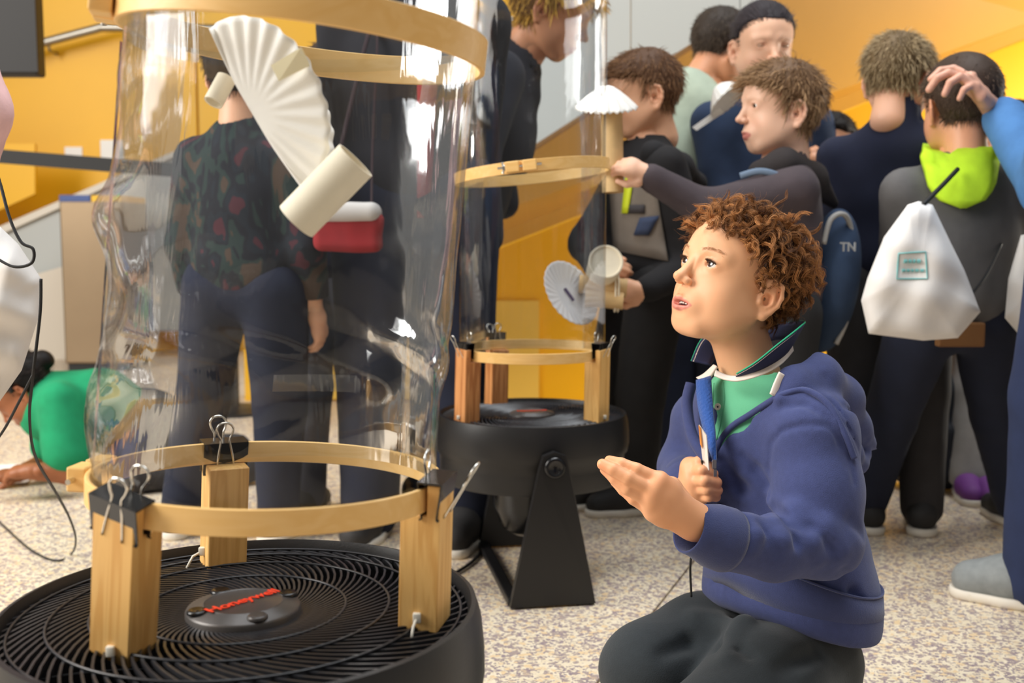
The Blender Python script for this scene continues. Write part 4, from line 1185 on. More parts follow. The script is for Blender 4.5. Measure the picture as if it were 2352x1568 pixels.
# collar: near wing, back, far wing
lowc = [P(1690, 864, 1.418), P(1740, 850, 1.402), P(1790, 826, 1.412), P(1815, 800, 1.445), P(1818, 785, 1.500), P(1780, 780, 1.550), P(1715, 795, 1.565), P(1655, 815, 1.540), P(1632, 838, 1.500)]
topc = [P(1692, 858, 1.412), P(1735, 832, 1.386), P(1785, 792, 1.388), P(1838, 750, 1.430), P(1845, 738, 1.505), P(1790, 745, 1.575), P(1705, 765, 1.592), P(1622, 770, 1.560), P(1588, 828, 1.512)]
cl = strip(lowc, topc, POLON, 'collar', PO)
bm = bmesh.new(); tube(bm, spline(topc, 8), .0011, 6); bm_obj('collar_tipping', bm, GRNLINE, cl, True)
bm = bmesh.new(); tube(bm, [p+(q-p).normalized()*.0030+Vector((0, -.0012, 0)) for p, q in zip(spline(topc, 8), spline(lowc, 8))], .0009, 6); bm_obj('collar_tipping', bm, POLOW, cl, True)
wa = [P(1640, 862, 1.428), P(1668, 872, 1.418), P(1700, 874, 1.408), P(1750, 860, 1.396), P(1795, 836, 1.405), P(1822, 806, 1.440)]
wb = [P(1644, 850, 1.438), P(1672, 862, 1.428), P(1702, 862, 1.416), P(1750, 846, 1.404), P(1792, 820, 1.414), P(1818, 786, 1.448)]
strip(wa, wb, POLOW, 'collar_stand', PO, .002)
wa2 = [P(1600, 868, 1.480), P(1618, 858, 1.475), P(1640, 838, 1.480)]; wb2 = [P(1612, 876, 1.466), P(1630, 868, 1.462), P(1648, 842, 1.470)]
strip(wa2, wb2, POLOW, 'collar_stand', PO, .003)
# placket and button
seam([(1662, 878), (1664, 920), (1656, 970), (1646, 1010)], PB, .0009, mat('polo_seam', S(76, 152, 114), .85), 'placket_seam', PO, .0004)
seam([(1640, 880), (1638, 920), (1636, 970)], PB, .0009, MATS['polo_seam'], 'placket_seam', PO, .0004)
bp = on(PB, 1649, 934, .0012)
if bp is not None:
    nrm = (bf+Vector((.25, -.3, .15))).normalized(); M = Matrix.Translation(bp) @ nrm.to_track_quat('Z', 'Y').to_matrix().to_4x4()
    bm = bmesh.new(); lathe(bm, [(0, .0008), (.0026, .0008), (.0034, .0016), (.0044, .0016), (.0048, .0006), (.0044, 0)], 24, M); bt = bm_obj('button', bm, mat('button_horn', S(214, 206, 190), .35), PO, True)
    bm = bmesh.new(); lathe(bm, [(0, .0014), (.0013, .0014), (.0013, .0004)], 10, M); bm_obj('button_thread', bm, POLON, bt, True)
# --- trousers
pa = SDF((-.05, 1.08, .0), (.66, 1.90, .34), .005)
pa.ell(S3+Vector((0, 0, -.055)), (.100, .096, .075), Rb, k=0)
pa.chain([hipN+bl*-.014+bu*-.026, hipN.lerp(knN, .5)+bu*-.004, knN], [.076, .078, .070], k=.02)
pa.chain([hipF+bu*-.020, hipF.lerp(knF, .5)+bu*.002, knF], [.076, .076, .066], k=.02)
pa.chain([knN, anN], [.062, .05], k=.02); pa.chain([knF, anF], [.060, .05], k=.02)
def pfold(px, r, k, inset, op):
    q = [pa.surf(x, y, inset) for x, y in px]; q = [t for t in q if t is not None]
    for i in range(len(q)-1): pa.cone(q[i], q[i+1], r, r*.8, k=k, op=op)
pfold([(1600, 1420), (1650, 1432), (1700, 1440)], .012, .016, .006, 'add')
pfold([(1590, 1470), (1650, 1478), (1690, 1470)], .009, .016, -.003, 'sub')
pfold([(1712, 1432), (1690, 1470), (1672, 1520)], .012, .014, .006, 'add')
pfold([(1722, 1500), (1700, 1490)], .008, .010, -.002, 'sub')
pfold([(1520, 1500), (1580, 1480)], .007, .014, -.003, 'sub')
pfold([(1800, 1530), (1880, 1500)], .007, .016, -.003, 'sub')
pa.disp(lambda x, y, z: .0026*vnoise(x, y, z, 34, 31)+.001*vnoise(x, y, z, 80, 12))
qv, qf = pa.mesh(); link('trousers', mesh_np('trousers', relax(qv, qf, 2), qf), PANT, BOY)
# shoes (below the frame)
for an in (anN, anF):
    sh = SDF(np.array(an)-.13, np.array(an)+.13, .006); e = -bf
    sh.chain([an, an+e*.05+Vector((0, 0, -.012)), an+e*.085+Vector((0, 0, -.005))], [.036, .034, .026], k=.02)
    v, f = sh.mesh(); v[:, 2] = np.maximum(v[:, 2], .004); link('shoe', mesh_np('shoe', v, f), mat('shoe_dark', S(40, 40, 46), .7), BOY)
# --- badge card in his fist and its cord
CB = empty('badge_card', P(1612, 1060, 1.40)); T(CB, 'small printed card clutched upright in the kneeling child\'s fist', 'card')
bm = bmesh.new(); prism(bm, [P(1605, 975, 1.405), P(1622, 1000, 1.400), P(1628, 1080, 1.398), P(1616, 1080, 1.404)], (.0012, .0006, 0)); bm_obj('card', bm, POLOW, CB)
bm = bmesh.new(); prism(bm, [P(1605, 976, 1.404), P(1610, 983, 1.403), P(1614, 1030, 1.402), P(1609, 1020, 1.404)], (-.0006, -.0004, 0)); bm_obj('orange_band', bm, mat('card_orange', S(220, 140, 60), .6), CB)
bm = bmesh.new(); tube(bm, spline([P(1612, 1058, 1.402), P(1622, 1110, 1.44), P(1600, 1230, 1.40), P(1586, 1290, 1.395), P(1588, 1370, 1.40)], 8), .0016, 6); bm_obj('cord', bm, BLKC if 'BLKC' in globals() else mat('black_cord', S(18, 17, 17), .6), CB, True)
# ------------------------------------------------------------------ the other visitors
GV, GF = head_sdf(.0030, (0, -.030, -.100), mouth_open=False).mesh()
LV, LF = head_sdf(.0052, (0, -.030, -.100), mouth_open=False).mesh()
gn = np.zeros_like(GV); fa = GV[GF]; nf = np.cross(fa[:, 2]-fa[:, 0], fa[:, 3]-fa[:, 1])
for i in range(4): np.add.at(gn, GF[:, i], nf)
gn /= np.linalg.norm(gn, axis=1, keepdims=True)+1e-9
gr_ = GV-np.array((0, -.01, .044)); ger = np.sqrt((gr_[:, 0]/.0705)**2+(gr_[:, 1]/.09)**2+(gr_[:, 2]/.075)**2)
GOK = np.array([scalp_ok(p) for p in GV]) & (GV[:, 2] > -.05) & (ger < 1.12)
def add_hair(parent, HM, c0, c1, length=.022, lift=.35, n=1300, style='short', seed=1, thick=1.0):
    rg = np.random.default_rng(seed)
    cap = SDF((-.12, -.15, -.12), (.12, .13, .16), .0045)
    t = .0085*thick
    cap.ell((0, -.012, .046), (.0715+t, .0905+t, .0765+t*1.3), k=0)
    gx, gy, gz = np.meshgrid(*cap.ax, indexing='ij')
    hl = .083 if style == 'bun' else .076
    front = np.where(gy > .015, np.maximum(hl-np.maximum(0, .060-gy)*.55, .03+(gy-.015)*.9)-gz, np.where(gy > -.026, .036-gz, -.046-gz)).astype(np.float32)
    cap.D = np.maximum(cap.D+(.0015*vnoise(gx, gy, gz, 160, seed)).astype(np.float32), front*.8)
    if style == 'short':
        cap.D = np.maximum(cap.D, -1); cap.ell((0, .060, .078), (.050, .026, .020), k=.016); cap.ell((-.038, .035, .070), (.024, .034, .028), k=.016); cap.ell((.038, .035, .070), (.024, .034, .028), k=.016)
    if style == 'bun': cap.ell((0, -.112, .03), (.032, .026, .032), k=.012)
    if style == 'long':
        cap.chain([(.055, .02, .05), (.074, .02, -.02), (.070, .03, -.10)], [.026, .026, .016], k=.02)
        cap.chain([(-.055, .02, .05), (-.074, .02, -.02), (-.070, .03, -.10)], [.026, .026, .016], k=.02)
        cap.chain([(0, -.08, .05), (0, -.09, -.03), (0, -.08, -.10)], [.04, .045, .03], k=.03)
    v, f = cap.mesh()
    me = mesh_np('hair', xf(v, HM), f)
    sc = HM.to_scale()[0]
    a, b = np.array(S(*c0)[:3]), np.array(S(*c1)[:3])
    cand = np.where(GOK)[0]; ii = rg.choice(cand, n)
    crown = np.array((.012, -.045, .118)); p0 = GV[ii]; nn = gn[ii]
    comb = p0-crown; comb -= nn*(comb*nn).sum(1, keepdims=True); comb /= np.linalg.norm(comb, axis=1, keepdims=True)+1e-6
    fr_ = np.clip((p0[:, 1:2]-.02)/.05, 0, 1) if style == 'short' else 0
    if style == 'bun':
        comb = np.array((0, -.11, .04))-p0; comb -= nn*(comb*nn).sum(1, keepdims=True); comb /= np.linalg.norm(comb, axis=1, keepdims=True)+1e-6
    comb = comb*(1-.6*fr_)+fr_*np.array((.25, .55, -.15)); comb = comb+rg.normal(0, .22, comb.shape); M_ = 6 if style != 'long' else 12; s_ = np.linspace(0, 1, M_)
    L_ = length*rg.uniform(.6, 1.15, n)
    if style == 'long': L_ = L_*np.where(p0[:, 2] < .08, 2.2, 1.5)
    pts = p0[:, None]+nn[:, None]*(t*.55+L_*lift)[:, None, None]*(1-(1-s_)**2)[None, :, None]+comb[:, None]*L_[:, None, None]*(s_**1.1)[None, :, None]
    if style == 'long':
        ph = rg.uniform(0, 6.28, n); pts[:, :, 2] -= (.9*L_)[:, None]*(s_**1.5)[None]; pts[:, :, 0] += .014*np.sin(ph[:, None]+9*s_[None])*s_[None]; pts[:, :, 1] += .014*np.cos(ph[:, None]+9*s_[None])*s_[None]
    W = xf(pts.reshape(-1, 3), HM).reshape(pts.shape)
    sv, sf = strands_mesh('s', W, np.full(n, .00100*sc*thick if style != 'long' else .0011))
    V, F = joinVF([(np.array(xf(v, HM)), f), (sv, sf)])
    me = mesh_np('hair', V, F)
    C = np.concatenate([np.tile(a*.9, (len(v), 1)), hair_strand_cols(n, M_, 3, c0, c1, rg)]); setcol(me, C)
    return link('hair', me, MATS['hair_strand'], parent)
def auto_hand(wrist, d, back, side, curl=.4, size=1.0, spread=0.0, thumb_in=.5, vox=.004):
    """d: wrist->fingers, back: out of the hand's back, side: +1 if the thumb is on d x back's side"""
    d = Vector(d).normalized(); back = Vector(back); back = (back-d*back.dot(d)).normalized(); t = d.cross(back)*side
    w = Vector(wrist); z = size; mc, fg = [], []
    for i, (o, l, L_) in enumerate(((.020, .052, .052), (.007, .055, .058), (-.006, .053, .053), (-.018, .048, .042))):
        m = w+d*l*z+t*o*z+back*.003*z; mc.append(m); pts = []; a = curl*.6+spread*abs(i-1)*.02; p = m; dd = d+t*spread*(1.5-i)*.12
        for q in (.42, .32, .26):
            dv = (dd*math.cos(a)-back*math.sin(a)).normalized(); p = p+dv*(L_*q*z); pts.append(p); a += curl*.95
        fg.append(pts)
    th = [w+d*.018*z+t*.026*z-back*.006*z, w+d*.040*z+t*(.042-.010*thumb_in)*z-back*(.010+.012*thumb_in)*z, w+d*.062*z+t*(.046-.024*thumb_in)*z-back*(.012+.018*thumb_in)*z]
    return hand_sdf(vox, w, mc, fg, th, r=.0074*z, palm=.0115*z, wr=.020*z).mesh()
PANTS = {}
def person(label, Hc, th, H=1.15, s=.92, hyaw=0, hpitch=0, hroll=0, lean=0, arms=None, feet=None, skin=(228, 176, 142), hair=None, top=None, sleeve='long', trousers=None, shoes=None, lips=(196, 118, 108), girth=1.0, hands=True, eyes=False, seed=1, ground=0.0, shoulder=None, fold=.004, collar=0):
    f = Vector((math.cos(th), math.sin(th), 0)); l = Vector((-math.sin(th), math.cos(th), 0)); up = Vector((0, 0, 1))
    # head frame: local x = right, y = forward
    HM = Matrix.Translation(Hc) @ Matrix.Rotation(th-math.pi/2+hyaw, 4, 'Z') @ Matrix.Rotation(hpitch, 4, 'X') @ Matrix.Rotation(hroll, 4, 'Y') @ Matrix.Scale(s, 4)
    sp = (up*math.cos(lean)+f*math.sin(lean)).normalized()      # spine direction, upwards
    nb = Hc-sp*(.125*s)-f*.012
    W = (shoulder or .118*H)*girth
    sc_ = nb-sp*.035*H/1.15
    tl = .255*H
    hip = sc_-sp*tl
    J = {}
    for k, sg in (('L', 1), ('R', -1)):
        sh = sc_+l*sg*W*.84-sp*.012; J['sh'+k] = sh
        a = (arms or {}).get(k)
        if a: el, wr = Vector(a[0]), Vector(a[1])
        else:
            el = sh-up*.165*H+l*sg*.035; wr = el-up*.135*H+f*.045
        J['el'+k], J['wr'+k] = el, wr
        hp_ = hip+l*sg*.062*H; J['hp'+k] = hp_
        ft = (feet or {}).get(k)
        an = Vector(ft) if ft else Vector((hip.x, hip.y, 0))+l*sg*.075*H
        an.z = max(an.z, ground+.055); kn = hp_.lerp(an, .5)+f*.015; J['kn'+k], J['an'+k] = kn, an
    allp = np.array([tuple(v) for v in J.values()]+[tuple(Hc)])
    bd = SDF(allp.min(0)-.14, allp.max(0)+.14, .015)
    g = girth
    R = np.stack([np.array(l), np.array(f), np.array(sp)], 1)
    bd.cone(Hc-sp*.06*s, nb-sp*.03, .04*s, .045*s, k=.02)
    bd.ell(sc_-sp*.05, (W*.78, .062*H/1.15*g, .12*H/1.15), R, k=.03); bd.ell(hip+sp*.03, (W*.72, .062*H/1.15*g, .10*H/1.15), R, k=.05)
    bd.cone(sc_, hip, .06*g, .06*g, k=.03)
    ar = .030*H/1.15; lr = .052*H/1.15
    for k in 'LR':
        bd.chain([J['sh'+k], J['el'+k], J['wr'+k]], [ar*1.1, ar*.85, ar*.62], k=.02)
        bd.chain([J['hp'+k], J['kn'+k], J['an'+k]], [lr*1.2, lr*.8, lr*.55], k=.02)
    HVv, HFf = (GV, GF) if eyes else (LV, LF)
    parts = [(xf(HVv, HM), HFf), bd.mesh()]
    cols = [head_cols(HVv, skin, lips)]
    hs_ = H/1.15*.92 if H < 1.3 else 1.15
    for k, sg in (('L', 1), ('R', -1)):
        a = (arms or {}).get(k)
        if hands:
            d = (J['wr'+k]-J['el'+k]).normalized() if not (a and len(a) > 2 and a[2] is not None) else Vector(a[2])
            bk = Vector(a[3]) if a and len(a) > 3 and a[3] is not None else l*sg
            cu = a[4] if a and len(a) > 4 else .5
            hp3 = auto_hand(J['wr'+k], d, bk, a[5] if a and len(a) > 5 else (1 if sg > 0 else -1), cu, hs_)
            parts.append(hp3)
    V, F = joinVF(parts); me = mesh_np('person', V, F)
    C = np.tile(np.array(S(*skin)[:3])*np.array((1, .96, .93)), (len(V), 1)); C[:len(HVv)] = cols[0]; setcol(me, C)
    root = link('person', me, SKIN); T(root, label, 'person', 'visitors')
    if eyes:
        for sd in (-1, 1): eye_obj(root, HM, sd, (0, 1, -.1), lid=None if eyes == 1 else skin)
    if hair: add_hair(root, HM, seed=seed, **hair)
    # top
    tp = SDF(allp.min(0)-.16, allp.max(0)+.16, .0115 if eyes else .0138)
    q = H/1.15
    tp.ell(sc_-sp*.055*q, (W*.92, .082*q*g, .135*q), R, k=.0); tp.ell(sc_-sp*tl*.55, (W*.88, .086*q*g, .13*q), R, k=.05); tp.ell(hip+sp*.035*q, (W*.90, .088*q*g, .085*q), R, k=.05)
    tp.cone(sc_, nb+sp*.004, .072*q, .058*s, k=.03)
    for k in 'LR':
        if sleeve == 'long': tp.chain([J['sh'+k], J['el'+k], J['el'+k].lerp(J['wr'+k], .93)], [.052*q, .044*q, .033*q], k=.025)
        else: tp.chain([J['sh'+k], J['sh'+k].lerp(J['el'+k], .72)], [.054*q, .050*q], k=.025)
        if sleeve == 'short': 
            e = J['sh'+k].lerp(J['el'+k], .72)
    if collar: tp.cone(nb-sp*.02, nb+sp*collar, .064*s, .060*s, k=.015)
    tp.half(hip-sp*.030*q, tuple(-sp), k=.008)
    if collar: tp.cone(nb+sp*(collar*.2), nb+sp*(collar+.09), .050*s, .056*s, k=.004, op='sub')
    tp.cone(Hc-sp*.05*s, nb+sp*.01, .05*s, .047*s, k=.004, op='sub')
    tp.disp(lambda x, y, z: fold*(.6*vnoise(x*1.3, y*1.3, z*.7, 26, seed)+.4*vnoise(x, y, z*1.5, 52, seed+5)))
    v, f_ = tp.mesh(); to = link(top[1] if isinstance(top, tuple) else 'jacket', mesh_np('top', relax(v, f_, 1), f_), top[0] if isinstance(top, tuple) else top, root)
    # trousers
    pt = SDF(allp.min(0)-.14, allp.max(0)+.14, .0125 if eyes else .0145)
    pt.ell(hip+sp*.01, (W*.83, .078*q*g, .085*q), R, k=0)
    for k in 'LR': pt.chain([J['hp'+k], J['kn'+k], J['an'+k]+Vector((0, 0, .005))], [.078*q, .062*q, .052*q], k=.02)
    pt.disp(lambda x, y, z: .004*(.6*vnoise(x*1.3, y*1.3, z*1.2, 24, seed+2)+.4*vnoise(x, y, z*1.6, 50, seed+7)))
    v, f_ = pt.mesh(); link('trousers', mesh_np('trousers', relax(v, f_, 1), f_), trousers, root)
    # shoes
    for k, sg in (('L', 1), ('R', -1)):
        an = J['an'+k]; fz = Vector((an.x, an.y, ground)); n = q if H < 1.35 else 1.25
        ss = SDF(np.array(fz)-np.array((.22, .22, .02)), np.array(fz)+np.array((.22, .22, .14)), .009)
        ss.chain([fz-f*.035*n+up*.045*n, fz+f*.05*n+up*.040*n, fz+f*.105*n+up*.030*n], [.036*n, .037*n, .030*n], k=.02); ss.cone(fz-f*.015*n+up*.05*n, fz-f*.01*n+up*.085*n, .038*n, .036*n, k=.01)
        v, f_ = ss.mesh(); v[:, 2] = np.maximum(v[:, 2], ground+.016); so = link('shoe', mesh_np('shoe', v, f_), shoes, root)
        s2 = SDF(np.array(fz)-np.array((.22, .22, .04)), np.array(fz)+np.array((.22, .22, .06)), .009)
        s2.chain([fz-f*.035*n+up*.012, fz+f*.05*n+up*.012, fz+f*.108*n+up*.012], [.036*n, .038*n, .030*n], k=.01)
        v, f_ = s2.mesh(); v[:, 2] = np.clip(v[:, 2], ground+.001, ground+.020); link('sole', mesh_np('sole', v, f_), mat('sole_white', S(226, 218, 204), .6), so)
    return root, HM, J, to
def cloth(name, c, **k): return mat(name, S(*c), .92, vary=.10, vscale=25, bump=.25, bscale=300, **k)
JEAN = cloth('jeans', (32, 44, 78)); JEAND = cloth('jeans_dark', (22, 28, 48)); BLKT = cloth('black_trousers', (30, 29, 30)); CHAR = cloth('charcoal_trousers', (52, 50, 52))
SNK = mat('sneaker_dark', S(38, 36, 36), .7); SNG = mat('sneaker_grey', S(134, 138, 138), .8, vary=.1, vscale=60); SNP = mat('sneaker_purple', S(112, 56, 130), .7)
R_ = math.radians

# boy in black jacket beside the farther tube
Y2 = 2.72
b2, HM2, J2, t2 = person('child in black hooded jacket with grey front holding cardboard rolls', P(1478, 232, Y2), R_(196), 1.17, .96, hyaw=R_(-8), hpitch=R_(-10), arms={
    'L': (P(1590, 610, 2.62), P(1478, 668, 2.52), (-1, -.1, .05), (.2, -1, .2), .9, -1), 'R': (P(1345, 560, 2.78), P(1372, 612, 2.60), (.6, -.7, -.1), (-.6, -.5, .3), .7, -1)},
    feet={'L': PZ(1460, 1178, 0), 'R': PZ(1368, 1165, 0)}, hair=dict(c0=(92, 64, 44), c1=(158, 118, 82), length=.026, lift=.26, n=3200), top=cloth('black_jacket', (24, 22, 24)), trousers=BLKT, shoes=SNK, eyes=1, seed=2)
# grey pullover front, hood and lime lanyard
def ellpatch(root, name, m_, cone_list, vox=.006, k=.015, lo=None, cut=None):
    A = np.array([tuple(p) for c in cone_list for p in (c[0], c[1])]); s_ = SDF(A.min(0)-.1, A.max(0)+.1, vox)
    for c in cone_list: s_.cone(c[0], c[1], c[2], c[3] if len(c) > 3 else c[2], k=k)
    if cut: cut(s_)
    v, f_ = s_.mesh(); return link(name, mesh_np(name, relax(v, f_, 1), f_), m_, root)
def flatell(root, name, m_, c, r, ax, vox=.005, disp=None):
    s_ = SDF(np.array(c)-max(r)-.03, np.array(c)+max(r)+.03, vox); s_.ell(c, r, ax, k=0)
    if disp: s_.disp(disp)
    v, f_ = s_.mesh(); return link(name, mesh_np(name, v, f_), m_, root)
GREYT = cloth('grey_marl', (124, 114, 104))
tb2 = BVHTree.FromPolygons([tuple(v.co) for v in t2.data.vertices], [tuple(p.vertices) for p in t2.data.polygons])
def ray_on(bvh, px, py, off=.003):
    d = (P(px, py, 1.0)-camo).normalized(); h = bvh.ray_cast(camo, d); return None if h[0] is None else h[0]-d*off
def ray_patch(bvh, poly_rows, m_, name, parent, th=.005, off=.004, maxY=None):
    """grid of pixel points projected on a garment and thickened: a panel of cloth lying on it"""
    rows = []; last = None
    for r in poly_rows:
        row = []
        for x, y in r:
            p = ray_on(bvh, x, y, off)
            if p is None or (maxY and p.y > maxY): p = P(x, y, last.y if last else 2.6)
            last = p; row.append(p)
        rows.append(row)
    bm = bmesh.new(); VV = [[bm.verts.new(p) for p in r] for r in rows]
    for A, B in zip(VV[:-1], VV[1:]):
        for k in range(len(A)-1): bm.faces.new((A[k], A[k+1], B[k+1], B[k]))
    bmesh.ops.recalc_face_normals(bm, faces=bm.faces[:])
    o = bm_obj(name, bm, m_, parent, True); md = o.modifiers.new('t', 'SOLIDIFY'); md.thickness = th; md.offset = 0; return o
def quadgrid(tl_, tr_, br_, bl_, n=6, m=6):
    return [[((tl_[0]*(1-u)+tr_[0]*u)*(1-v)+(bl_[0]*(1-u)+br_[0]*u)*v, (tl_[1]*(1-u)+tr_[1]*u)*(1-v)+(bl_[1]*(1-u)+br_[1]*u)*v) for u in np.linspace(0, 1, n)] for v in np.linspace(0, 1, m)]
ray_patch(tb2, quadgrid((1400, 400), (1500, 395), (1535, 600), (1410, 575), 8, 8), GREYT, 'grey_front', t2)
ray_patch(tb2, quadgrid((1438, 400), (1456, 400), (1442, 490), (1428, 490), 3, 6), mat('lime_cord', S(214, 226, 40), .6), 'lanyard', t2, .004, .012)
ray_patch(tb2, quadgrid((1440, 470), (1480, 470), (1480, 490), (1440, 490), 4, 3), mat('print_dark', S(60, 56, 58), .8), 'chest_print', t2, .003, .010)
ray_patch(tb2, quadgrid((1470, 500), (1515, 495), (1490, 540), (1455, 540), 4, 4), mat('print_navy', S(52, 64, 92), .8), 'chest_print', t2, .003, .010)
nb2 = HM2 @ Vector((0, -.03, -.14))
ellpatch(t2, 'hood', mat('hood_black', S(26, 25, 28), .9), [(P(1500, 350, 2.62), P(1560, 385, 2.66), .030, .035), (P(1560, 385, 2.66), P(1600, 420, 2.74), .035, .022), (P(1600, 420, 2.74), P(1480, 350, 2.84), .025, .025)])

# boy with outstretched arm, dark hooded sweater
Y3 = 2.46
DKS = cloth('plum_grey_knit', (72, 62, 66)); DKH = cloth('dark_hood', (48, 42, 42))
b3, HM3, J3, t3 = person('child in dark plum hooded sweater reaching out towards the farther tube', P(1790, 268, Y3), R_(182), 1.10, .95, hyaw=R_(8), arms={
    'L': (P(1622, 482, 2.36), P(1487, 402, 2.34), (-.9, -.1, .35), (.25, -.9, .5), .75, -1), 'R': (P(1700, 620, 2.6), P(1640, 700, 2.55))},
    hair=dict(c0=(112, 84, 58), c1=(186, 150, 110), length=.034, lift=.16, n=3600, thick=1.25), top=DKS, trousers=BLKT, shoes=SNK, eyes=1, seed=3, lips=(206, 130, 118), skin=(238, 192, 164))
ellpatch(t3, 'hood', DKH, [(P(1745, 395, 2.40), P(1800, 378, 2.39), .026, .034), (P(1800, 378, 2.39), P(1862, 410, 2.46), .036, .036), (P(1862, 410, 2.46), P(1915, 468, 2.52), .036, .012), (P(1862, 410, 2.46), P(1780, 370, 2.56), .03, .03)])
tube_strap = [P(1700, 404, 2.345), P(1745, 393, 2.335), P(1790, 405, 2.335), P(1830, 440, 2.36)]
# his rucksack
BP = empty('rucksack', P(1900, 640, 2.52)); T(BP, 'dark blue rucksack with pale piping on the back of the reaching child', 'backpack')
NAVB = cloth('rucksack_blue', (40, 58, 84))
flatell(BP, 'bag_body', NAVB, P(1905, 645, 2.48), (.062, .10, .165), np.array(Matrix.Rotation(.12, 3, 'Y')), .006)
bm = bmesh.new(); tube(bm, spline([P(1892, 560, 2.385), P(1908, 505, 2.39), P(1938, 492, 2.40), P(1955, 530, 2.42), P(1958, 620, 2.42), P(1945, 730, 2.42), P(1920, 790, 2.42)], 6), .006, 6); bm_obj('piping', bm, mat('piping_pale', S(168, 164, 158), .7), BP, True)
bm = bmesh.new(); tube(bm, spline(tube_strap, 6), .007, 8, flat=.4); bm_obj('strap', bm, mat('strap_blue', S(110, 128, 150), .8), BP, True)
me = text_mesh('TN', .028, .001); me.transform(Matrix.Translation(P(1948, 568, 2.374)) @ Matrix.Rotation(R_(12), 4, 'Z') @ Matrix.Rotation(R_(90), 4, 'X')); link('lettering', me, mat('letter_pale', S(170, 170, 168), .7), BP, False)

# woman looking down
NAVY = cloth('navy_top', (42, 58, 86))
b4, HM4, J4, t4 = person('dark-haired woman in navy top looking down behind the children', P(1752, 122, 3.15), R_(262), 1.42, 1.10, hyaw=R_(14), hpitch=R_(-10), arms={'R': (P(1650, 390, 3.15), P(1700, 520, 3.05)), 'L': (P(1900, 420, 3.2), P(1850, 540, 3.1))},
    hair=dict(c0=(44, 38, 42), c1=(84, 76, 80), length=.03, lift=.02, n=2000, style='bun'), top=NAVY, trousers=JEAND, shoes=SNK, eyes=2, seed=4, skin=(234, 186, 156), lips=(190, 104, 96), shoulder=.165)
# man in pale green tee bending
GRT = cloth('sage_tee', (164, 176, 158))
b5, HM5, J5, t5 = person('short-haired person in sage green tee bending behind the others', P(1655, 128, 3.42), R_(25), 1.50, 1.10, hpitch=R_(-28), lean=R_(22), arms={'L': (P(1640, 400, 3.6), P(1700, 480, 3.6)), 'R': (P(1590, 420, 3.3), P(1650, 520, 3.25))},
    hair=dict(c0=(50, 40, 32), c1=(112, 96, 80), length=.016, lift=.5, n=1800), top=GRT, sleeve='short', trousers=JEAND, shoes=SNK, seed=5, skin=(206, 146, 110), shoulder=.18)
# blond boy, navy jacket, seen from behind
NV2 = cloth('navy_fleece', (20, 26, 50))
b6, HM6, J6, t6 = person('fair-haired child in navy fleece seen from behind', P(2062, 198, 2.66), R_(72), 1.17, .95, hyaw=R_(-22), hpitch=R_(-14), arms={'L': (P(1930, 560, 2.72), P(1960, 640, 2.9)), 'R': (P(2160, 520, 2.75), P(2150, 620, 2.95))},
    hair=dict(c0=(112, 92, 64), c1=(206, 184, 146), length=.024, lift=.55, n=3000), top=NV2, trousers=CHAR, shoes=SNK, seed=6, skin=(236, 184, 154), shoulder=.158, collar=.075)

# boy with lime hood and white drawstring bag
Y7 = 2.42
GH = cloth('grey_hoodie', (92, 90, 90)); LIME = cloth('lime_lining', (196, 236, 44))
b7, HM7, J7, t7 = person('child in grey hoodie with lime hood seen from behind, feet apart', P(2205, 262, Y7), R_(96), 1.14, .98, hpitch=R_(-4), arms={'L': (P(2068, 560, 2.46), P(2100, 640, 2.62)), 'R': (P(2330, 560, 2.46), P(2300, 650, 2.62))},
    feet={'L': PZ(1985, 1215, 0), 'R': PZ(2330, 1205, 0)}, hair=dict(c0=(64, 49, 39), c1=(112, 92, 76), length=.015, lift=.35, n=4200), top=GH, trousers=JEAND, shoes=SNK, seed=7, skin=(222, 160, 124), shoulder=.150)
tb7 = BVHTree.FromPolygons([tuple(v.co) for v in t7.data.vertices], [tuple(p.vertices) for p in t7.data.polygons])
hd = []
for v_ in np.linspace(0, 1, 8):
    hw = 82*(1-v_**2.4)**.5+4; cx_ = 2203+6*v_; y_ = 350+128*v_
    hd.append([(cx_+hw*u, y_-(14*abs(u) if v_ < .5 else 0)) for u in np.linspace(-1, 1, 9)])
ray_patch(tb7, hd, LIME, 'hood_lining', t7, .02, .016)
bm = bmesh.new(); bb = PZ(0, 0, 0); a = P(2205, 768, 2.32); box(bm, a, (.05, .012, .026), None, .004); bm_obj('belt_patch', bm, mat('belt_brown', S(120, 80, 40), .7), b7)
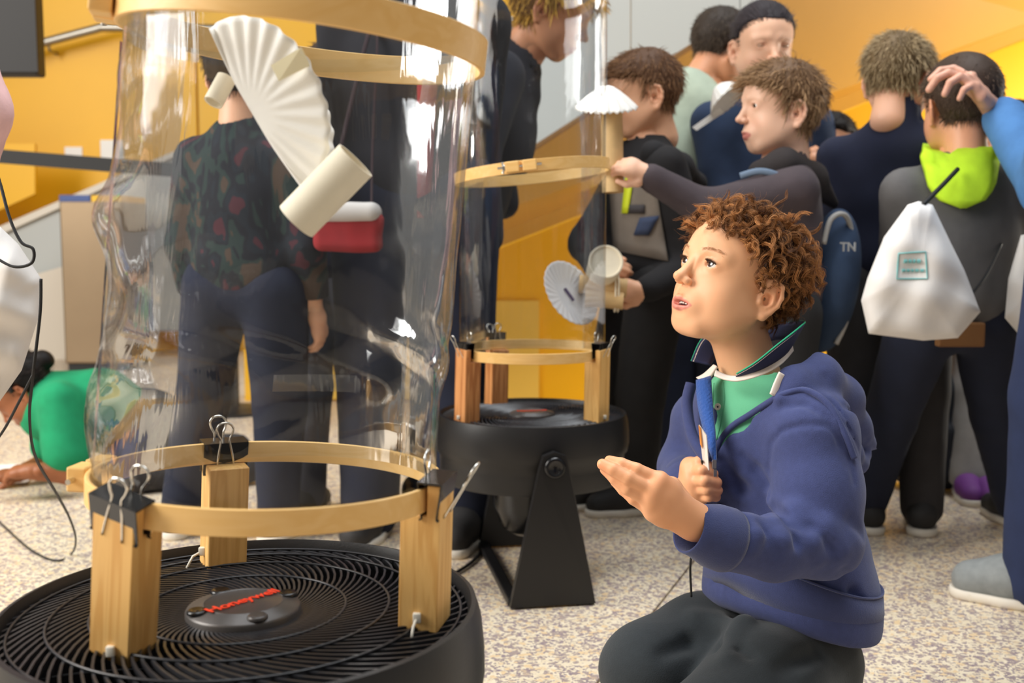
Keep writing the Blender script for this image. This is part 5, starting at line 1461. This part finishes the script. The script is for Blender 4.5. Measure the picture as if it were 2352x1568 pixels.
# drawstring bags
def draw_bag(label, poly, Y, dy, name='drawstring_bag', m_=None, group='white drawstring bags'):
    """poly: [(px,py)] outline; puffed on both faces"""
    root = empty(name, P(sum(p[0] for p in poly)/len(poly), max(p[1] for p in poly), Y)); T(root, label, 'bag', group)
    cx_ = sum(p[0] for p in poly)/len(poly); cy_ = sum(p[1] for p in poly)/len(poly); n = 16
    out = []
    for i in range(len(poly)):
        a_, b__ = poly[i], poly[(i+1) % len(poly)]
        for t in np.linspace(0, 1, 9)[:-1]: out.append((a_[0]*(1-t)+b__[0]*t, a_[1]*(1-t)+b__[1]*t))
    V, F = [], []; m = len(out); rg = np.random.default_rng(int(cx_) & 255)
    for side in (-1, 1):
        base = len(V)
        for j in range(n+1):
            r = j/n
            for (x, y) in out:
                X, Yp = cx_+(x-cx_)*r, cy_+(y-cy_)*r
                d = dy*math.sqrt(max(0, 1-r**2.6))*(1+.10*math.sin(X*.05+Yp*.021)+.08*math.sin(X*.02-Yp*.06))
                V.append(tuple(P(X, Yp, Y+side*d)))
        for j in range(n):
            for k in range(m):
                q_ = (base+j*m+k, base+j*m+(k+1) % m, base+(j+1)*m+(k+1) % m, base+(j+1)*m+k)
                F.append(q_ if side < 0 else q_[::-1])
    return root, link('bag_cloth', mesh_np('bag', V, F), m_ or mat('bag_white', S(232, 228, 224), .75, vary=.03, vscale=12, bump=.2, bscale=60), root)
dbg, dbc = draw_bag('white drawstring bag with teal print on the back of the lime-hooded child', [(2085, 470), (2110, 462), (2142, 470), (2185, 560), (2215, 620), (2252, 716), (2200, 776), (2120, 782), (1995, 766), (1978, 690), (1992, 640), (2030, 545)], 2.20, .05)
TEAL = mat('teal_print', S(120, 186, 186), .7)
def text_at(s_, px, py, Y, size, m_, parent, name='lettering', yaw=0):
    me = text_mesh(s_, size, .0004); me.transform(Matrix.Translation(P(px, py, Y)) @ Matrix.Rotation(yaw, 4, 'Z') @ Matrix.Rotation(R_(90), 4, 'X')); return link(name, me, m_, parent, False)
bb7 = BVHTree.FromPolygons([tuple(v.co) for v in dbc.data.vertices], [tuple(p.vertices) for p in dbc.data.polygons])
bm = bmesh.new(); fr = [(2064, 582), (2126, 578), (2130, 640), (2060, 640)]
tube(bm, [ray_on(bb7, fr[i][0]*(1-t)+fr[(i+1) % 4][0]*t, fr[i][1]*(1-t)+fr[(i+1) % 4][1]*t, .001) for i in range(4) for t in (0, .33, .66)], .0016, 5, True); bm_obj('print_frame', bm, TEAL, dbc, True)
for row, (x0, x1, y) in enumerate(((2076, 2112, 600), (2072, 2118, 621))):
    x = x0
    while x < x1:                                   # rows of small printed characters, too small to read
        w_ = (7, 5, 8, 6)[int(x) % 4]; a_, b__ = ray_on(bb7, x, y, .0012), ray_on(bb7, x+w_, y, .0012)
        bm = bmesh.new(); tube(bm, [a_, b__], .0042 if row == 0 else .0032, 5); bm_obj('print_mark', bm, TEAL, dbc); x += w_+4
bm = bmesh.new(); tube(bm, spline([P(2120, 470, 2.19), P(2165, 425, 2.26), P(2200, 388, 2.30)], 5), .005, 6); bm_obj('cord', bm, BLKC, dbg, True)
bm = bmesh.new(); tube(bm, spline([P(2215, 690, 2.2), P(2260, 640, 2.28), P(2300, 560, 2.33)], 5), .003, 6); bm_obj('cord', bm, BLKC, dbg, True)
dbg2, _ = draw_bag('pale bag carried at the right edge of the picture', [(2345, 540), (2390, 530), (2440, 640), (2430, 790), (2350, 780), (2308, 730), (2316, 640)], 2.30, .05)

# adult in blue shirt at the right edge, hand on the child's head
BLU = cloth('blue_shirt', (72, 120, 174))
b8, HM8, J8, t8 = person('adult in blue shirt at the right edge resting a hand on a child\'s head', P(2560, -330, 2.02), R_(150), 1.66, 1.12, arms={'L': (P(2420, 430, 2.16), P(2300, 262, 2.34), (-.55, .10, .80), (.45, -.3, .85), .75, 1), 'R': (P(2620, 420, 2.5), P(2600, 620, 2.5))},
    feet={'L': PZ(2395, 1395, 0), 'R': PZ(2560, 1250, 0)}, hair=dict(c0=(60, 45, 34), c1=(100, 80, 60)), top=(BLU, 'shirt'), trousers=JEAN, shoes=SNG, seed=8, skin=(222, 168, 140), hands=False, shoulder=.21, girth=1.05)
# his hand spread over the head, and the watch
hv_, hf_ = hand_sdf(.003, P(2292, 268, 2.36), [P(2232, 176, 2.33), P(2218, 182, 2.31), P(2240, 200, 2.29), P(2255, 222, 2.29)],
    [[P(2190, 158, 2.35), P(2160, 162, 2.35), P(2138, 182, 2.34)], [P(2178, 168, 2.31), P(2152, 180, 2.305), P(2134, 206, 2.31)], [P(2205, 176, 2.29), P(2182, 190, 2.285), P(2170, 216, 2.29)], [P(2232, 196, 2.285), P(2214, 206, 2.28), P(2204, 226, 2.285)]],
    [P(2280, 215, 2.40), P(2255, 178, 2.43), P(2230, 165, 2.44)], r=.0088, palm=.0145, wr=.026).mesh()
me0 = b8.data; V0 = np.zeros(len(me0.vertices)*3, np.float32); me0.vertices.foreach_get('co', V0); V0 = V0.reshape(-1, 3)
F0 = np.zeros(len(me0.loops), np.int32); me0.loops.foreach_get('vertex_index', F0); F0 = F0.reshape(-1, 4)
Cc = np.zeros(len(V0)*4, np.float32); me0.color_attributes['Col'].data.foreach_get('color', Cc); Cc = Cc.reshape(-1, 4)[:, :3]
V1, F1 = joinVF([(V0, F0), (hv_, hf_)]); me1 = mesh_np('person', V1, F1); setcol(me1, np.concatenate([Cc, np.tile(np.array(S(214, 160, 136)[:3]), (len(hv_), 1))])); me1.materials.append(SKIN); me1.polygons.foreach_set('use_smooth', np.ones(len(me1.polygons), bool)); b8.data = me1
bm = bmesh.new(); wp = P(2305, 300, 2.33); mm = Matrix.Translation(wp) @ (J8['wrL']-J8['elL']).normalized().to_track_quat('Z', 'Y').to_matrix().to_4x4(); lathe(bm, [(.029, -.012), (.032, -.01), (.032, .01), (.029, .012)], 24, mm); bm_obj('watch', bm, BLKC, b8, True)

# small far child, mostly hidden
b9, *_ = person('dark-haired child mostly hidden behind the navy fleece', P(1908, 352, 3.2), R_(250), 1.05, .92, hair=dict(c0=(26, 20, 18), c1=(60, 46, 38), length=.02), top=NV2, trousers=JEAND, shoes=SNK, seed=9, skin=(206, 150, 116), arms={'R': (P(1860, 520, 3.1), P(1872, 400, 3.0), (.1, -.2, 1), (0, -1, 0), .8, -1)})
# child in purple trainers behind the lime-hooded child
LEG = cloth('patterned_leggings', (140, 136, 132))
b10, *_ = person('child in purple trainers and grey leggings standing behind', P(2330, 330, 3.05), R_(255), 1.12, .92, feet={'L': PZ(2310, 1172, 0)+Vector((0, .12, 0)), 'R': PZ(2262, 1165, 0)+Vector((0, .12, 0))}, hair=dict(c0=(30, 24, 20), c1=(70, 54, 44)), top=cloth('maroon', (110, 40, 50)), trousers=LEG, shoes=SNP, seed=10)
# dark holdall standing on the floor
SB = empty('holdall', PZ(2170, 1140, 0)); T(SB, 'black upright bag standing on the floor between the legs', 'bag')
sp_ = PZ(2175, 1140, 0); hh_ = P(2175, 870, sp_.y).z
s_ = SDF((sp_.x-.2, sp_.y-.05, 0), (sp_.x+.2, sp_.y+.3, hh_+.06), .008); s_.box((sp_.x, sp_.y+.11, hh_/2+.006), (.115, .09, hh_/2), None, .05, 0); s_.box((sp_.x, sp_.y+.03, hh_*.36), (.085, .03, hh_*.25), None, .02, .01)
v, f_ = s_.mesh(); link('bag_body', mesh_np('bag', v, f_), mat('holdall_black', S(14, 16, 24), .8, bump=.2, bscale=80), SB)
bm = bmesh.new(); tube(bm, spline([Vector((sp_.x-.05, sp_.y+.1, hh_)), Vector((sp_.x-.04, sp_.y+.1, hh_+.05)), Vector((sp_.x+.04, sp_.y+.1, hh_+.05)), Vector((sp_.x+.05, sp_.y+.1, hh_))], 5), .007, 6); bm_obj('handle', bm, BLKC, SB, True)

# crowd behind the near tube
def mat_camo(name, cols, scale):
    m = bpy.data.materials.new(name); m.use_nodes = True; N = m.node_tree.nodes; L = m.node_tree.links; b = N['Principled BSDF']; b.inputs['Roughness'].default_value = .9
    tc = N.new('ShaderNodeTexCoord'); n = N.new('ShaderNodeTexNoise'); n.inputs['Scale'].default_value = scale; n.inputs['Detail'].default_value = 2; n.inputs['Distortion'].default_value = 1.2
    mp = N.new('ShaderNodeMapping'); mp.inputs['Scale'].default_value = (1, 1, .55); L.new(tc.outputs['Object'], mp.inputs[0]); L.new(mp.outputs[0], n.inputs['Vector'])
    r = N.new('ShaderNodeValToRGB'); r.color_ramp.interpolation = 'CONSTANT'
    el = r.color_ramp.elements; el[0].color = S(*cols[0]); el[0].position = 0; el[1].position = .38; el[1].color = S(*cols[1])
    for i, c in enumerate(cols[2:]): e = el.new(.46+.07*i); e.color = S(*c)
    L.new(n.outputs['Fac'], r.inputs[0]); L.new(r.outputs[0], b.inputs['Base Color']); MATS[name] = m; return m
CAMO = mat_camo('patterned_jacket', [(70, 34, 42), (26, 32, 40), (22, 24, 32), (34, 48, 46), (70, 56, 46)], 14)
cA, _, JA, tA = person('child in dark patterned jacket behind the near tube, left of the group', P(560, 190, 2.45), R_(75), 1.16, .95, feet={'L': PZ(420, 1225, 0), 'R': PZ(640, 1235, 0)}, hair=dict(c0=(40, 30, 26), c1=(80, 62, 50)), top=CAMO, trousers=JEAND, shoes=SNK, seed=11)
cB, _, JB, tB = person('child in dark navy top behind the near tube, in the middle', P(765, 215, 2.75), R_(80), 1.14, .95, hair=dict(c0=(60, 44, 34), c1=(110, 84, 64)), top=cloth('ink_top', (30, 32, 50)), trousers=cloth('grey_trousers', (78, 80, 92)), shoes=SNK, seed=12)
cC, _, JC, tC = person('adult in black jacket over red shirt behind the near tube', P(945, -150, 2.55), R_(262), 1.56, 1.1, hair=dict(c0=(40, 32, 28), c1=(80, 66, 54)), top=cloth('black_coat', (24, 23, 30)), trousers=JEAND, shoes=SNK, seed=13, shoulder=.19, hands=False, arms={'L': (P(1085, 330, 2.62), P(1010, 560, 2.62)), 'R': (P(800, 330, 2.66), P(850, 560, 2.66))})
tbC = BVHTree.FromPolygons([tuple(v.co) for v in tC.data.vertices], [tuple(p.vertices) for p in tC.data.polygons])
ray_patch(tbC, quadgrid((958, 120), (1008, 120), (988, 500), (958, 500), 4, 12), cloth('red_shirt', (150, 36, 48)), 'red_shirt_front', tC)
RBg = empty('shoulder_bag', P(795, 575, 2.5)); T(RBg, 'red and white bag hanging behind the near tube', 'bag')
for nm_, m_, c_, h_ in (('bag_body', cloth('bag_red', (146, 32, 36)), P(800, 532, 2.36), (.074, .030, .042)), ('white_flap', mat('bag_flap', S(196, 190, 184), .8), P(802, 488, 2.352), (.066, .034, .020))):
    s_ = SDF(np.array(c_)-.12, np.array(c_)+.12, .005); s_.box(c_, h_, None, .018, 0); s_.disp(lambda x, y, z: .004*vnoise(x, y, z, 50, 3)); v, f_ = s_.mesh(); link(nm_, mesh_np(nm_, v, f_), m_, RBg)
bm = bmesh.new(); tube(bm, spline([P(748, 505, 2.36), P(785, 330, 2.39), P(838, 110, 2.43), P(862, 40, 2.50), P(866, 110, 2.44), P(856, 330, 2.41), P(853, 505, 2.37)], 6), .005, 6, flat=.4); bm_obj('strap', bm, cloth('strap_dark', (46, 30, 34)), RBg, True)
# adult leaning over the farther tube
cD, HMD, JD, tD = person('wavy golden-haired person in dark jacket leaning over the farther tube', P(1262, 42, 2.88), R_(352), 1.46, 1.08, hpitch=R_(-26), lean=R_(30), arms={'L': (P(1130, 330, 3.1), P(1160, 480, 3.08)), 'R': (P(1095, 360, 2.66), P(1120, 560, 2.64))}, hands=False,
    hair=dict(c0=(112, 76, 28), c1=(236, 188, 84), length=.036, lift=.18, n=3200, thick=1.9), top=cloth('dark_parka', (34, 34, 42)), trousers=JEAND, shoes=SNK, seed=14, skin=(212, 150, 112), eyes=1, shoulder=.175)
# ------------------------------------------------------------------ paper parachutes and rolls
def roll(parent, a, b, r, m_, th=.0016, name='paper_roll'):
    z = (b-a); L_ = z.length; M = Matrix.Translation(a) @ z.normalized().to_track_quat('Z', 'Y').to_matrix().to_4x4()
    bm = bmesh.new(); lathe(bm, [(r-th, 0), (r, 0), (r, L_*.33), (r, L_*.66), (r, L_), (r-th, L_), (r-th, L_*.5)], 40, M, True)
    return bm_obj(name, bm, m_, parent, True, 40)
def pleated(parent, c, u, w, rad, m_, pleats=26, amp=.0035, dish=.0, a0=0, a1=2*math.pi, inner=.32, name='filter', n=168, nr=14, th=.0006, scal=.0):
    """coffee filter: flat centre, fluted rim; u, w span its plane, dish lifts the rim along the normal"""
    nrm = u.cross(w).normalized(); V, F = [], []; full = abs(a1-a0-2*math.pi) < 1e-6; cols = n if full else n+1
    for i in range(nr+1):
        q = i/nr; e = max(0, (q-inner)/(1-inner))
        for k in range(cols):
            a = a0+(a1-a0)*k/n
            d = dish*e**1.3+amp*e*math.sin(pleats*a); r = rad*q*(1-.0*e)*(1+scal*e*math.cos(pleats*.5*a))
            V.append(tuple(c+u*(r*math.cos(a))+w*(r*math.sin(a))+nrm*d))
    for i in range(nr):
        for k in range(n):
            k2 = (k+1) % cols; F.append((i*cols+k, i*cols+k2, (i+1)*cols+k2, (i+1)*cols+k))
    o = link(name, mesh_np(name, V, F), m_, parent); md = o.modifiers.new('t', 'SOLIDIFY'); md.thickness = th; return o
# parachute floating in the near tube
Yp = .885
PP = empty('paper_parachute', P(620, 300, Yp)); T(PP, 'white pleated paper parachute with cream roll floating in the near tube', 'parachute', 'paper parachutes')
A_, B_ = P(468, 70, Yp), P(690, 447, Yp)
cc_ = (A_+B_)/2; uu = (B_-A_).normalized(); rr_ = (B_-A_).length/2
ww = Vector((uu.z, 0, -uu.x)); ww = ww if ww.x > 0 else -ww
w1 = (ww*.80+Vector((0, -.60, 0))).normalized(); w2 = (ww*.62+Vector((0, .78, 0))).normalized()
pleated(PP, cc_, uu, w1, rr_, PAPER, 26, .0015, -.006, 0, math.pi, .30)
pleated(PP, cc_+Vector((0, .001, 0)), uu, w2, rr_*.98, PAPER, 26, .0015, .006, 0, math.pi, .30)
roll(PP, P(681, 508, Yp-.030), P(817, 368, Yp-.034), .0172, CARD)
bm = bmesh.new(); prism(bm, [P(622, 150, Yp-.046), P(692, 108, Yp-.040), P(712, 150, Yp-.040), P(640, 186, Yp-.050)], (0, .001, 0)); bm_obj('masking_tape', bm, mat('tape_cream', S(246, 232, 190), .6), PP)
roll(PP, P(490, 236, Yp+.02), P(520, 180, Yp+.03), .008, CARD)
# parachute at the far tube's top edge, held by the reaching child
YQ = 2.36
PQ = empty('paper_parachute', P(1412, 440, YQ)); T(PQ, 'white paper canopy on a brown roll held by the reaching child', 'parachute', 'paper parachutes')
q0 = P(1393, 196, YQ); ud = (P(1465, 232, YQ)-P(1320, 252, YQ)).normalized(); wd = Vector((0, 1, 0)) ; wd = (Vector((.0, .96, .28))).normalized()
ux = Vector((1, 0, .02)).normalized()
pleated(PQ, q0+Vector((0, 0, -.002)), ux, wd, .066, PAPER, 30, .0022, -.046, inner=.15, scal=.03)
roll(PQ, P(1408, 442, YQ), P(1404, 228, YQ+.01), .0235, CARDB)
# parachute held by the child in the black jacket
YR = 2.44
PR = empty('paper_parachute', P(1340, 680, YR)); T(PR, 'pale grey paper disc with banded rolls held by the child in black', 'parachute', 'paper parachutes')
e1 = (P(1352, 742, YR)-P(1256, 612, YR)); ru = e1.length/2; e1 = e1.normalized(); cR = P(1304, 677, YR); e2 = (Vector((e1.z, 0, -e1.x))*.62+Vector((0, -.78, 0))).normalized()
GRP = mat('filter_grey', S(214, 210, 208), .8)
pleated(PR, cR, e1, e2, ru, GRP, 28, .0011, -.012, inner=.35)
bm = bmesh.new(); nn_ = e1.cross(e2).normalized(); nn_ = nn_ if nn_.y < 0 else -nn_
tube(bm, [cR+e1*-.016+nn_*.004, cR+e1*.018+nn_*.004], .0035, 6, flat=.4); bm_obj('purple_tape', bm, mat('tape_purple', S(92, 74, 110), .6), PR)
roll(PR, P(1330, 652, YR+.03), P(1440, 662, YR+.02), .021, CARDB); roll(PR, P(1345, 682, YR+.02), P(1432, 690, YR+.01), .021, CARDB)
bm = bmesh.new()
for dx in (0, 7): tube(bm, [P(1412+dx, 672, YR+.018)+Vector((.0, .024*math.cos(t), .043*math.sin(t))) for t in np.linspace(0, 2*math.pi, 25)[:-1]], .0022, 6, True)
bm_obj('rubber_band', bm, CARD, PR, True)
RC = empty('cardboard_roll', P(1390, 640, 2.5)); T(RC, 'cream cardboard tube with its closed end towards the camera', 'roll')
z_ = (P(1392, 600, 2.40)-P(1378, 640, 2.52)); M_ = Matrix.Translation(P(1378, 640, 2.52)) @ z_.normalized().to_track_quat('Z', 'Y').to_matrix().to_4x4(); Lz = z_.length
bm = bmesh.new(); lathe(bm, [(0, 0), (.034, 0), (.037, Lz*.5), (.038, Lz-.004), (.0385, Lz-.002), (.037, Lz), (.034, Lz), (.033, Lz-.003), (0, Lz-.003)], 40, M_); bm_obj('tube_body', bm, CARD, RC, True, 40)
# white cap-like paper piece by the woman's sleeve
WP = empty('folded_paper', P(1640, 230, 3.1)); T(WP, 'white domed paper piece with a pale strip, beside the navy sleeve', 'paper')
pleated(WP, P(1648, 200, 3.02), Vector((.75, -.1, .65)).normalized(), Vector((.3, .9, -.2)).normalized(), .062, PAPER, 20, .0008, -.05, inner=.2)
bm = bmesh.new(); prism(bm, [P(1652, 248, 3.02), P(1664, 258, 3.02), P(1600, 300, 3.02), P(1590, 292, 3.02)], (0, .004, 0)); bm_obj('strip', bm, PAPER, WP)

# ------------------------------------------------------------------ left side: pink sleeve, white bag, child on the floor
PINK = cloth('pink_knit', (240, 196, 196))
b11, HM11, J11, t11 = person('person in pale pink top at the left edge, mostly out of frame', P(-352, -260, 1.62), R_(80), 1.40, 1.05, hair=dict(c0=(60, 44, 34), c1=(110, 84, 64)), top=PINK, trousers=JEAND, shoes=SNK, seed=21, shoulder=.165, arms={'R': (P(-66, 250, 1.58), P(-120, 560, 1.66)), 'L': (P(-560, 260, 1.6), P(-520, 560, 1.6))})
wb, wbc = draw_bag('white drawstring bag with black cords hanging at the left edge', [(-95, 500), (0, 520), (42, 560), (95, 640), (88, 730), (50, 850), (-10, 935), (-160, 920), (-170, 640)], 1.46, .05)
bm = bmesh.new(); tube(bm, spline([P(-30, 330, 1.43), P(0, 420, 1.41), P(22, 500, 1.40), P(48, 555, 1.395), P(76, 572, 1.395), P(72, 604, 1.395), P(30, 612, 1.395), P(-20, 585, 1.40)], 8), .0020, 6); bm_obj('cord', bm, BLKC, wb, True)
gl_ = PZ(150, 1283, .003)
bm = bmesh.new(); tube(bm, spline([P(94, 640, 1.41), P(92, 720, 1.41), P(76, 860, 1.41), P(68, 960, 1.45), P(82, 1050, 1.55), P(128, 1130, 1.75), P(160, 1190, 1.95), P(174, 1238, 2.12), PZ(165, 1270, .006), PZ(130, 1287, .004), PZ(70, 1262, .004), PZ(0, 1200, .004), PZ(-60, 1150, .004)], 10), .0022, 6); bm_obj('cord', bm, BLKC, wb, True)
bm = bmesh.new(); tube(bm, spline([P(76, 860, 1.41), P(45, 920, 1.42), P(10, 985, 1.44), P(-30, 1040, 1.46)], 6), .0020, 6); bm_obj('cord', bm, BLKC, wb, True)
# child writing on the floor
Yg = 3.05
HMg = Matrix.Translation(P(62, 905, Yg)) @ Matrix.Rotation(R_(96), 4, 'Z') @ Matrix.Rotation(R_(-48), 4, 'X') @ Matrix.Scale(.95, 4)
shN_, elN_, wrN_ = P(135, 925, Yg-.06), P(160, 1085, Yg-.10), P(72, 1082, Yg-.14)
shF_, elF_, wrF_ = P(120, 930, Yg+.12), P(110, 1060, Yg+.16), P(40, 1070, Yg+.05)
hipg = P(330, 985, Yg+.12); elN_.z = max(elN_.z, .035); wrN_.z = max(wrN_.z, .03); wrF_.z = .035; elF_.z = max(elF_.z, .04)
sk_ = SDF((-1.75, 2.6, 0), (-.5, 3.6, .65), .01)
sk_.cone(HMg @ Vector((0, -.02, -.04)), (shN_+shF_)/2, .042, .05, k=.02); sk_.cone((shN_+shF_)/2, hipg, .09, .09, k=.03)
SKB = (150, 92, 58)
sk_.chain([shN_, elN_, wrN_], [.035, .032, .024], k=.02); sk_.chain([shF_, elF_, wrF_], [.035, .032, .024], k=.02)
kn1, kn2 = P(300, 1080, Yg-.02), P(300, 1060, Yg+.25); kn1.z = kn2.z = .06
sk_.chain([hipg, kn1], [.08, .05], k=.02); sk_.chain([hipg, kn2], [.08, .05], k=.02)
h1_ = auto_hand(wrN_, (-1, .1, -.1), (0, -.3, 1), 1, .6, .95); h2_ = auto_hand(wrF_, (-1, -.2, -.1), (0, -.3, 1), -1, .5, .95)
V, F = joinVF([(xf(LV, HMg), LF), sk_.mesh(), h1_, h2_]); me = mesh_np('person', V, F); C = np.tile(np.array(S(*SKB)[:3]), (len(V), 1)); C[:len(LV)] = head_cols(LV, SKB, (130, 70, 60)); setcol(me, C)
GRL = link('person', me, SKIN); T(GRL, 'dark-haired child in green tee crouching on the floor, writing', 'person', 'visitors')
add_hair(GRL, HMg, (22, 17, 16), (52, 40, 36), .03, .15, 1600, 'bun', 5)
bm = bmesh.new(); tube(bm, [HMg @ Vector((.082*math.cos(a), -.005+.02*math.sin(a)*0, .046+.088*math.sin(a))) for a in np.linspace(-.3, math.pi+.3, 24)], .007, 6, flat=.5); bm_obj('headband', bm, mat('headband_black', S(20, 18, 20), .5), GRL, True)
tp_ = SDF((-1.75, 2.6, 0), (-.5, 3.6, .65), .008)
tp_.chain([(shN_+shF_)/2+Vector((0, 0, -.01)), ((shN_+shF_)/2).lerp(hipg, .5)+Vector((0, 0, .02)), hipg.lerp(shN_, .2)], [.105, .115, .105], k=.03)
tp_.chain([shN_, shN_.lerp(elN_, .72)], [.058, .062], k=.03); tp_.chain([shF_, shF_.lerp(elF_, .7)], [.055, .055], k=.03)
tp_.disp(lambda x, y, z: .005*(.6*vnoise(x, y, z, 28, 3)+.4*vnoise(x, y, z, 60, 6)))
v, f_ = tp_.mesh(); link('tee', mesh_np('tee', v, f_), cloth('green_tee', (16, 140, 92)), GRL)
pt_ = SDF((-1.5, 2.6, 0), (-.4, 3.7, .6), .01); pt_.ell(hipg, (.14, .15, .12), None, k=0); pt_.chain([hipg, kn1], [.10, .07], k=.03); pt_.chain([hipg, kn2], [.10, .07], k=.03)
pt_.chain([kn1, kn1+Vector((.30, .1, -.01))], [.06, .05], k=.02); pt_.chain([kn2, kn2+Vector((.30, .1, -.01))], [.06, .05], k=.02)
v, f_ = pt_.mesh(); v[:, 2] = np.maximum(v[:, 2], .004); link('trousers', mesh_np('trousers', v, f_), CHAR, GRL)
bm = bmesh.new(); a = PZ(10, 1098, .0015); box(bm, a+Vector((-.05, .04, .001)), (.11, .15, .0012), Matrix.Rotation(.3, 3, 'Z')); T(bm_obj('paper_sheet', bm, mat('paper_white', S(244, 242, 236), .7)), 'white sheet of paper on the floor under the crouching child', 'paper')
bm = bmesh.new(); p0_ = wrF_+Vector((-.10, -.03, .0)); tube(bm, [p0_+Vector((.0, 0, -.02)), p0_+Vector((.015, .01, .10))], [.001, .0042], 6); T(bm_obj('pencil', bm, mat('pencil_tan', S(220, 170, 90), .5)), 'tan pencil in the hand of the crouching child', 'pencil')
# fan cord on the floor
bm = bmesh.new(); tube(bm, spline([P(1150, 1180, 2.5), P(1190, 1150, 2.6), P(1260, 1090, 2.75)], 5), .003, 6); 
bm.free()
CW = [PZ(1030, 1325, .005), PZ(1090, 1285, .005), PZ(1130, 1230, .005), PZ(1200, 1160, .005), PZ(1300, 1120, .005)]
bm = bmesh.new(); tube(bm, spline(CW, 8), .004, 6); T(bm_obj('power_cord', bm, BLKC), 'black power cord running on the floor beneath the farther fan', 'cord')
